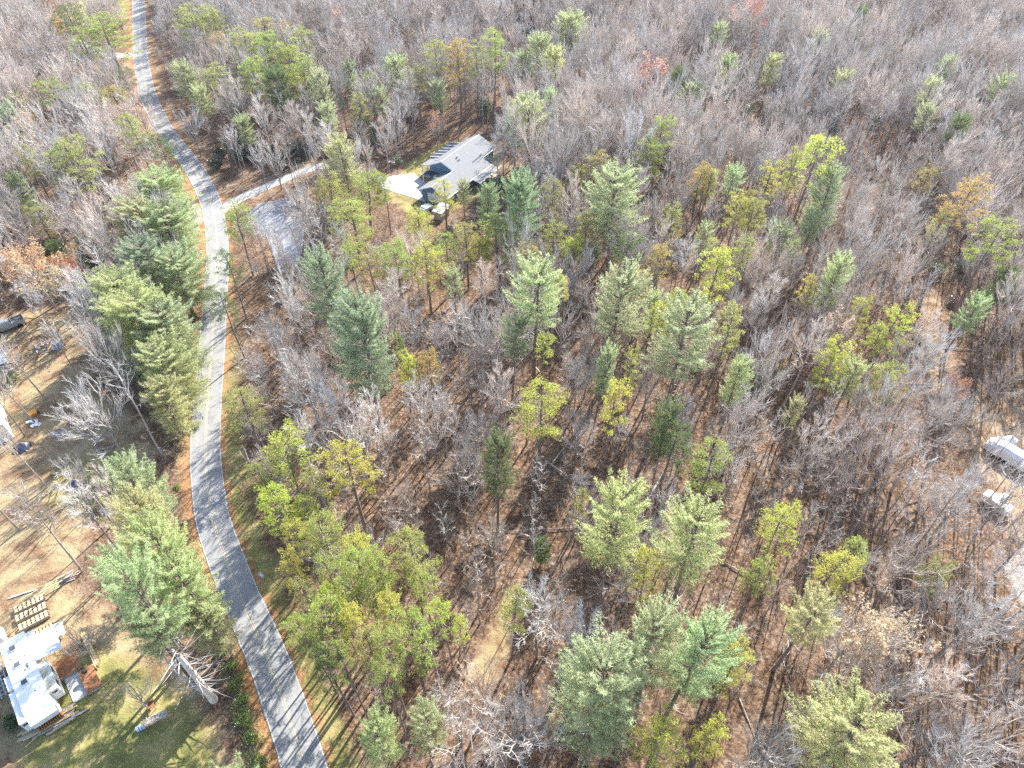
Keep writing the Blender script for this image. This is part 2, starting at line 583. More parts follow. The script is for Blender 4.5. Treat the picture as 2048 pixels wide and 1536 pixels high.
# ------------------------------------------------------------------ ground, roads, water
fx = np.arange(-260, 261, 1.6)
fy = np.arange(-40, 381, 1.6)
xs = np.concatenate([[-4000, -1500, -600, -350], fx, [350, 600, 1500, 4000]])
ys = np.concatenate([[-4000, -1500, -500, -120], fy, [450, 700, 1500, 5000]])
GX, GY = np.meshgrid(xs, ys)
GZ = height(GX, GY)
nx, ny = len(xs), len(ys)
V = np.stack([GX.ravel(), GY.ravel(), GZ.ravel()], 1)
ii, jj = np.meshgrid(np.arange(nx - 1), np.arange(ny - 1))
a = (jj * nx + ii).ravel()
F = np.stack([a, a + 1, a + 1 + nx, a + nx], 1)
gm = bpy.data.meshes.new('ground')
gm.vertices.add(len(V))
gm.vertices.foreach_set('co', V.ravel())
gm.loops.add(F.size)
gm.loops.foreach_set('vertex_index', F.ravel())
gm.polygons.add(len(F))
gm.polygons.foreach_set('loop_start', np.arange(0, F.size, 4))
gm.polygons.foreach_set('use_smooth', np.ones(len(F), bool))
gm.update()
gm.validate()
FX, FY = GX.ravel(), GY.ravel()
droad = d_line(FX, FY, ROAD)
side_left = np.interp(FY, [p[1] for p in ROAD], [p[0] for p in ROAD]) > FX
grass = np.maximum.reduce([
    0.36 * sm(inside(FX, FY, YARD), -1, 3), 0.84 * sm(inside(FX, FY, YARD_GREEN), -2, 3), 0.66 * sm(inside(FX, FY, YARD_GREEN2), -2, 3),
    0.62 * sm(inside(FX, FY, HOUSE_LAWN), -1, 2), 1.2 * sm(inside(FX, FY, HOUSE_GREEN), -1, 1.5), 1.3 * sm(inside(FX, FY, MEADOW), -4, 3),
    0.72 * (1 - sm(droad, 3.5, 8.0)) * sm(FY, 0, 8) * (1 - sm(FY, 60, 130)) * np.where(side_left, 0.5, 1.0), 0.45 * sm(inside(FX, FY, TRACK), -1, 1)])
soil = np.maximum.reduce([0.72 * sm(inside(FX, FY, YARD), -1, 3), 0.62 * sm(inside(FX, FY, HOUSE_LAWN), -1, 2), 0.75 * sm(inside(FX, FY, PULL_OFF), -1, 1.5),
                          0.75 * sm(inside(FX, FY, TRACK), -1, 1), 0.7 * sm(inside(FX, FY, CLEAR_RIGHT), -2, 2), 0.5 * sm(inside(FX, FY, BROWN_PATH), -1, 2), 0.45 * (1 - sm(d_line(FX, FY, DRIVE), 2, 5)), 0.55 * (1 - sm(droad, 3, 9)) * sm(FY, 110, 150)])
clay = 0.92 * (1 - sm(droad, 2.6, np.where(side_left, 4.6, 3.3))) * np.where(FY > 0, 1, 0) + 0.35 * (1 - sm(d_line(FX, FY, DRIVE), 1.5, 3.2))
gravel = np.maximum.reduce([1.2 * sm(inside(FX, FY, GRAVEL_RIGHT), -0.5, 1), 0.62 * sm(inside(FX, FY, PULL_OFF), 0, 2.5), 0.9 * (1 - sm(d_line(FX, FY, SIDE_ROAD), 1.8, 3.5))])
for nme, w in (('grass', grass), ('soil', soil), ('clay', np.clip(clay, 0, 1)), ('gravel', gravel)):
    at = gm.attributes.new(nme, 'FLOAT', 'POINT')
    at.data.foreach_set('value', w.astype(np.float32))
gm.materials.append(M['ground'])
ground = new_obj('ground', gm)
tag(ground, kind='structure')


def strip(line, off, w, z, name, mt, crown=0.0, parent=None, kind='structure', rough=False):
    rj = random.Random(9)
    L = arr(line)
    T = np.gradient(L, axis=0)
    T /= np.linalg.norm(T, axis=1)[:, None]
    N = np.stack([T[:, 1], -T[:, 0]], 1)
    b = MB()
    cuts = (-.5, 0, .5) if crown else (-.5, .5)
    k = len(cuts)
    for i in range(len(L)):
        for c in cuts:
            p = L[i] + N[i] * (off + c * w * (1 + (rj.uniform(-.035, .03) if rough else 0)))
            b.v.append((p[0], p[1], z + (crown if c == 0 else 0)))
    for i in range(len(L) - 1):
        for j in range(k - 1):
            q = i * k + j
            b.f.append((q, q + 1, q + k + 1, q + k))
            b.m.append(0)
    o = b.build(name, mt, parent)
    if parent is None:
        tag(o, kind=kind)
    return o


road = strip(ROAD_S, 0, ROAD_W, 0.06, 'road', M['asphalt'], 0.04, rough=True)
line_z = 0.105
for off, w, mt, z in ((-.11, .08, 'yellow_line', line_z), (.11, .08, 'yellow_line', line_z), (-2.13, .08, 'white_line', 0.072), (2.13, .08, 'white_line', 0.072)):
    strip(ROAD_S, off, w, z, 'painted_line', M[mt], parent=road)
strip(DRIVE_S, 0, 3.1, 0.045, 'driveway', M['gravel_drive'], 0.02)
strip(SIDE_S, 0, 4.2, 0.045, 'side_road', M['gravel_drive'], 0.02)
tag(MB().prism(PAD, -.2, .055).build('concrete_apron', M['concrete']), kind='structure')
cx, cyy = np.mean(arr(POND), 0)
tag(MB().quad(*[(cx + (x - cx) * 1.12, cyy + (y - cyy) * 1.06, -0.32) for x, y in smooth_line(POND + [POND[0]], 4)[:-1]]).build('pond_water', M['water']), kind='structure')
# ------------------------------------------------------------------ trees: prototypes
def nrm(v):
    return v / np.maximum(np.linalg.norm(v, axis=1), 1e-6)[:, None]


def blades(P, D, k, L, w, spread, rng, up=0.0):
    """k thin leaves at each point of P, fanned round direction D: loose triangles"""
    P = np.repeat(P, k, 0)
    D = np.repeat(D, k, 0)
    d = nrm(D + rng.normal(0, spread, P.shape) + np.array([0, 0, up]))
    s = nrm(np.cross(d, rng.normal(0, 1, P.shape)))
    n = len(P)
    ln = L * rng.uniform(.7, 1.25, (n, 1))
    ww = w * rng.uniform(.7, 1.3, (n, 1))
    V = np.empty((n, 3, 3))
    V[:, 0] = P - s * ww
    V[:, 1] = P + s * ww
    V[:, 2] = P + d * ln
    return V.reshape(-1, 3)


def leaves(P, size, rng):
    """small flat leaves at points: loose triangles"""
    n = len(P)
    d = nrm(rng.normal(0, 1, (n, 3)))
    s = nrm(np.cross(d, rng.normal(0, 1, (n, 3))))
    k = size * rng.uniform(.6, 1.3, (n, 1))
    V = np.empty((n, 3, 3))
    V[:, 0] = P - s * k * .5
    V[:, 1] = P + s * k * .5
    V[:, 2] = P + d * k
    return V.reshape(-1, 3)


def trunk_line(h, rng, n=8, bend=.02):
    x = y = 0.0
    pts = []
    for i in range(n):
        pts.append((x, y, h * i / (n - 1)))
        x += rng.uniform(-bend, bend) * h / n * 2
        y += rng.uniform(-bend, bend) * h / n * 2
    return pts


def along(pts, z):
    for a, b in zip(pts, pts[1:]):
        if a[2] <= z <= b[2]:
            t = (z - a[2]) / (b[2] - a[2])
            return (a[0] + (b[0] - a[0]) * t, a[1] + (b[1] - a[1]) * t, z)
    return pts[-1]


def white_pine(seed, cl=.68, dead=8, open_=0.0):
    """feathery pine with upswept boughs, 22 m tall, crown radius 4"""
    rng = random.Random(seed)
    nr = np.random.default_rng(seed)
    h, r = 22.0, 4.0
    line = trunk_line(h * .97, rng, 9, .012)
    tr = MB().tube([(p[0], p[1], p[2] - (.6 if i == 0 else 0)) for i, p in enumerate(line)], [.30 * (1 - i / 8.4) ** .8 + .02 for i in range(9)], 7)
    cr = MB()
    P, D = [], []
    z0 = h * (1 - cl)
    z = z0
    heavy = rng.uniform(0, 6.28)
    while z < h - 1.6:
        t = (z - z0) / (h - z0)
        prof = math.sqrt(max(.03, 1 - abs((t - .36) / .68) ** 2.2))
        nb = rng.randint(5, 7)
        a0 = rng.uniform(0, 6.28)
        for b in range(nb):
            if rng.random() < open_:
                continue
            az = a0 + 6.283 * b / nb + rng.uniform(-.4, .4)
            el = R(4 + 50 * t + rng.uniform(-9, 11))
            L = r * prof * rng.uniform(.58, 1.10) / max(.55, math.cos(el)) * (1 + .16 * math.cos(az - heavy))
            L = max(.5, min(L, (h + .4 - z) / max(.15, math.sin(el + .25))))
            base = along(line, z + rng.uniform(-.3, .3))
            n = 6
            pts = [base]
            for i in range(n):
                e2 = el + (i / n - .3) * .75
                s = L / n
                p = pts[-1]
                az += rng.uniform(-.09, .09)
                pts.append((p[0] + math.cos(az) * math.cos(e2) * s, p[1] + math.sin(az) * math.cos(e2) * s, p[2] + math.sin(e2) * s))
            cr.tube(pts[::2] + [pts[-1]], [.05, .036, .022, .01], 3, m=1)
            steps = max(3, int(L / .25))
            for i in range(steps + 1):
                u = .26 + .74 * i / steps
                q = u * n
                k = min(n - 1, int(q))
                f = q - k
                p = tuple(pts[k][j] + (pts[k + 1][j] - pts[k][j]) * f for j in range(3))
                d = (pts[k + 1][0] - pts[k][0], pts[k + 1][1] - pts[k][1], pts[k + 1][2] - pts[k][2])
                dl = math.sqrt(d[0] ** 2 + d[1] ** 2 + d[2] ** 2)
                d = (d[0] / dl, d[1] / dl, d[2] / dl)
                for sgn in (-1, 1):
                    bl = (.30 + 1.0 * (1 - u) * min(1, u * 2.5)) * rng.uniform(.5, 1.1) * (.55 + L / r * .55)
                    sx, sy = -d[1] * sgn, d[0] * sgn
                    m = max(1, int(bl / .21))
                    rise = rng.uniform(-.15, .45)
                    for j in range(m):
                        w = (j + 1) / m * bl
                        P.append((p[0] + (d[0] * .6 + sx * .75) * w, p[1] + (d[1] * .6 + sy * .75) * w, p[2] + (d[2] * .5 + rise) * w + rng.uniform(-.16, .18)))
                        D.append((d[0] * .6 + sx * .5, d[1] * .6 + sy * .5, .6))
                if i == steps:
                    P.append(p)
                    D.append(d)
        z += .58 * rng.uniform(.7, 1.3)
    for i in range(30):
        P.append((line[-1][0] + rng.uniform(-.35, .35), line[-1][1] + rng.uniform(-.35, .35), h - rng.uniform(0, 1.6)))
        D.append((rng.uniform(-.5, .5), rng.uniform(-.5, .5), 1))
    P, D = np.array(P), np.array(D)
    cr.tris(blades(P, D, 5, .30, .031, .75, nr, .2))
    for i in range(dead):            # dead lower boughs
        z = z0 * rng.uniform(.35, 1.0)
        b = along(line, z)
        az = rng.uniform(0, 6.28)
        L = rng.uniform(.8, 2.8)
        m_ = (b[0] + math.cos(az) * L * .6, b[1] + math.sin(az) * L * .6, z + L * rng.uniform(-.05, .15))
        e_ = (b[0] + math.cos(az + .2) * L, b[1] + math.sin(az + .2) * L, z + L * rng.uniform(-.1, .25))
        cr.tube([b, m_, e_], [.045, .03, .008], 3, m=2)
    return tr.mesh('trunk', M['pine_bark'], True), cr.mesh('crown', [M['needle'], M['pine_bark'], M['dead_bark']])


def yellow_pine(seed, cl=.5, sparse=1.0):
    """rounded clumpy pine on a bare trunk, 18 m tall, crown radius 3"""
    rng = random.Random(seed)
    nr = np.random.default_rng(seed)
    h, r = 18.0, 3.0
    line = trunk_line(h, rng, 9, .03)
    tr = MB().tube([(p[0], p[1], p[2] - (.6 if i == 0 else 0)) for i, p in enumerate(line)], [.21 * (1 - i / 8.8) ** .7 + .02 for i in range(9)], 6)
    cr = MB()
    z0 = h * (1 - cl)
    P, D = [], []
    lean = rng.uniform(0, 6.28)
    for i in range(int(44 * sparse)):
        t = (i + rng.random()) / (44 * sparse)
        z = z0 + (h - z0) * t * .93
        prof = math.sqrt(max(.04, 1 - ((t - .42) / .66) ** 2))
        az = i * 2.4 + rng.uniform(-.6, .6)
        L = r * prof * rng.uniform(.55, 1.1) * (1 + .22 * math.cos(az - lean))
        el = R(rng.uniform(-8, 18) + 38 * t)
        b = along(line, z)
        pts = [b]
        for k in range(4):
            p = pts[-1]
            e = el + k * .10
            az += rng.uniform(-.18, .18)
            pts.append((p[0] + math.cos(az) * math.cos(e) * L / 4, p[1] + math.sin(az) * math.cos(e) * L / 4, p[2] + math.sin(e) * L / 4))
        cr.tube(pts, [.05, .042, .032, .022, .008], 3, m=1)
        for k in range(rng.randint(3, 5)):
            u = rng.uniform(.35, 1.0) if k else 1.0
            q = min(3.999, u * 4)
            j = int(q)
            p = [pts[j][c] + (pts[j + 1][c] - pts[j][c]) * (q - j) for c in range(3)]
            a2 = az + rng.uniform(-1.3, 1.3)
            l2 = rng.uniform(.15, .75) if k else .1
            c = (p[0] + math.cos(a2) * l2, p[1] + math.sin(a2) * l2, p[2] + rng.uniform(.05, .4))
            cr.cone(p, c, .018, m=1)
            pr = rng.uniform(.32, .58)
            for _ in range(rng.randint(14, 21)):
                v = (rng.gauss(0, 1), rng.gauss(0, 1), rng.gauss(.25, .7))
                vl = math.sqrt(v[0] ** 2 + v[1] ** 2 + v[2] ** 2) or 1
                s = pr * rng.uniform(.45, 1.0) / vl
                P.append((c[0] + v[0] * s, c[1] + v[1] * s, c[2] + v[2] * s * .75))
                D.append((v[0] / vl, v[1] / vl, v[2] / vl + .35))
    cr.tris(blades(np.array(P), np.array(D), 4, .22, .034, .55, nr, .15))
    for i in range(7):
        z = z0 * rng.uniform(.45, 1.0)
        b = along(line, z)
        az = rng.uniform(0, 6.28)
        L = rng.uniform(.5, 1.6)
        cr.cone(b, (b[0] + math.cos(az) * L, b[1] + math.sin(az) * L, z + rng.uniform(-.2, .3)), .03, m=1)
    return tr.mesh('trunk', M['pine_bark'], True), cr.mesh('crown', [M['needle'], M['pine_bark']])


def bare_tree(seed, style, leafy=0):
    """leafless hardwood, 15 m tall; leafy > 0 hangs that many dry leaves on it"""
    rng = random.Random(seed)
    h = 15.0
    pole = style == 'pole'
    slim = style != 'broad'
    top = h * (.96 if slim else .62)
    line = trunk_line(top, rng, 8, .035)
    r0 = .115 if pole else .17 if slim else .21
    tr = MB().tube([(p[0], p[1], p[2] - (.6 if i == 0 else 0)) for i, p in enumerate(line)], [r0 * (1 - i / 7 * (.9 if slim else .62)) for i in range(8)], 7)
    cr = MB()
    tips = []

    def grow(p, az, el, L, r, lev):
        n = (0, 4, 3, 2, 1)[lev]
        pts = [p]
        for i in range(n):
            az += rng.uniform(-.28, .28)
            el += rng.uniform(-.12, .22) * (1 if el < 1.2 else -.5)
            s = L / n
            q = pts[-1]
            pts.append((q[0] + math.cos(az) * math.cos(el) * s, q[1] + math.sin(az) * math.cos(el) * s, q[2] + math.sin(el) * s))
        if lev < 3:
            cr.tube(pts, [r * (1 - .78 * i / n) for i in range(n + 1)], 5 if lev == 1 else 4, m=1 if lev == 1 else 0)
        elif lev == 3:
            cr.tube(pts, [r, r * .7, r * .3], 3)
        else:
            cr.cone(pts[0], pts[1], r)
        if lev == 4:
            tips.append(pts[1])
            return
        k = (0, 6, 6, 5)[lev]
        for c in range(k):
            u = (c + rng.uniform(.35, 1.0)) / k
            u = .18 + .82 * u
            q = min(n - 1e-3, u * n)
            j = int(q)
            b = tuple(pts[j][x] + (pts[j + 1][x] - pts[j][x]) * (q - j) for x in range(3))
            a2 = az + rng.choice((-1, 1)) * rng.uniform(.35, 1.05)
            e2 = el + rng.uniform(-.45, .5)
            l2 = L * (.62 - .25 * u) * rng.uniform(.7, 1.25)
            grow(b, a2, e2, max(.35, l2), {1: r * .5, 2: .0155, 3: .009}[lev], lev + 1)
    if pole:
        for i in range(11):
            t = (i + rng.random()) / 11
            b = along(line, top * (.52 + .47 * t))
            grow(b, i * 2.4 + rng.uniform(-.6, .6), R(rng.uniform(30, 65)), h * rng.uniform(.09, .17) * (1.1 - .45 * t), .032, 2)
        for i in range(5):
            b = along(line, top * rng.uniform(.2, .55))
            a_ = rng.uniform(0, 6.28)
            cr.cone(b, (b[0] + math.cos(a_) * 1.1, b[1] + math.sin(a_) * 1.1, b[2] + rng.uniform(-.1, .5)), .02)
    nl = 0 if pole else 15 if slim else 13
    for i in range(nl):
        t = (i + rng.random()) / nl
        z = top * ((.46 + .52 * t) if slim else (.36 + .64 * t))
        b = along(line, z)
        az = i * 2.4 + rng.uniform(-.5, .5)
        if slim:
            L = h * (.25 - .13 * t) * rng.uniform(.7, 1.2)
            el = R(rng.uniform(32, 62))
        else:
            L = h * rng.uniform(.26, .40)
            el = R(rng.uniform(22, 48) + 28 * t)
        grow(b, az, el, L, r0 * (.36 if slim else .46), 1)
    if leafy:
        nr = np.random.default_rng(seed)
        T = np.array(tips)
        T = T[nr.integers(0, len(T), leafy)] + nr.normal(0, .16, (leafy, 3))
        cr.tris(leaves(T, .26, nr), m=2)
    return tr.mesh('trunk', M['bark'], True), cr.mesh('crown', [M['twig'], M['bark'], M['leaf']])


def brush(seed, n=9, h=1.9):
    """twiggy undergrowth"""
    rng = random.Random(seed)
    b = MB()
    for i in range(n):
        az = rng.uniform(0, 6.28)
        p = (rng.uniform(-.5, .5), rng.uniform(-.5, .5), -.1)
        L = h * rng.uniform(.5, 1.1)
        q = (p[0] + math.cos(az) * L * .35, p[1] + math.sin(az) * L * .35, L * .6)
        e = (q[0] + math.cos(az) * L * .25, q[1] + math.sin(az) * L * .25, L)
        b.tube([p, q, e], [.018, .013, .004], 3)
        for k in range(9):
            t = rng.uniform(.3, 1)
            s = [p[c] + (q[c] - p[c]) * t for c in range(3)] if rng.random() < .4 else [q[c] + (e[c] - q[c]) * t for c in range(3)]
            a2 = az + rng.uniform(-1.6, 1.6)
            l2 = rng.uniform(.3, .8)
            b.cone(s, (s[0] + math.cos(a2) * l2, s[1] + math.sin(a2) * l2, s[2] + l2 * rng.uniform(.1, .7)), .0095)
    return b.mesh('brush', M['brush'])


def leaf_shrub(seed, n=900, size=.16):
    """evergreen shrub, radius 1.3, height 1.7"""
    rng = random.Random(seed)
    nr = np.random.default_rng(seed)
    st = MB()
    ends = []
    for i in range(11):
        az, el = rng.uniform(0, 6.28), R(rng.uniform(35, 85))
        L = rng.uniform(1.0, 1.7)
        e = (math.cos(az) * math.cos(el) * L, math.sin(az) * math.cos(el) * L, math.sin(el) * L)
        st.tube([(0, 0, -.2), (e[0] * .5, e[1] * .5, e[2] * .45), e], [.04, .025, .008], 4)
        ends.append(e)
    E_ = np.array(ends)
    P = E_[nr.integers(0, len(E_), n)] * nr.uniform(.45, 1.12, (n, 1)) + nr.normal(0, .24, (n, 3))
    P[:, 2] = np.abs(P[:, 2])
    return st.mesh('stem', M['bark']), MB().tris(leaves(P, size, nr)).mesh('foliage', M['gloss_leaf'])


WP = [white_pine(11, .68), white_pine(12, .72, 10, .12), white_pine(13, .62, 12, .05), white_pine(14, .85, 3), white_pine(15, .5, 16, .15), white_pine(16, .88, 2, .05), white_pine(17, .42, 14, .1), white_pine(18, .56, 14, .2)]
WCL = [.68, .72, .62, .85, .5, .88, .42, .56]
YP = [yellow_pine(31, .5), yellow_pine(32, .45, .8), yellow_pine(33, .55), yellow_pine(34, .4, .75), yellow_pine(35, .62, .85), yellow_pine(36, .5, .62), yellow_pine(37, .34, .6), yellow_pine(38, .42, .7)]
YCL = [.5, .45, .55, .4, .62, .5, .34, .42]
SLIM = [bare_tree(51 + i, 'slim') for i in range(5)]
POLE = [bare_tree(81 + i, 'pole') for i in range(5)]
BROAD = [bare_tree(61 + i, 'broad') for i in range(5)]
LEAFY = [bare_tree(71, 'broad', 2600), bare_tree(72, 'broad', 1700)]

COLOR = {
    'sage': (0.48, 0.545, 0.31), 'blue': (0.35, 0.435, 0.255), 'pale': (0.52, 0.565, 0.29), 'dark': (0.18, 0.24, 0.10),
    'bright': (0.53, 0.55, 0.13), 'green': (0.40, 0.45, 0.14), 'yellow': (0.56, 0.54, 0.15), 'gold': (0.52, 0.41, 0.15), 'olive': (0.43, 0.42, 0.17),
    'salmon': (0.60, 0.34, 0.25), 'red': (0.60, 0.22, 0.13), 'pink': (0.52, 0.37, 0.30), 'orange': (0.58, 0.36, 0.19), 'ochre': (0.52, 0.43, 0.22), 'tan': (0.55, 0.41, 0.30), 'rust': (0.42, 0.21, 0.13)}

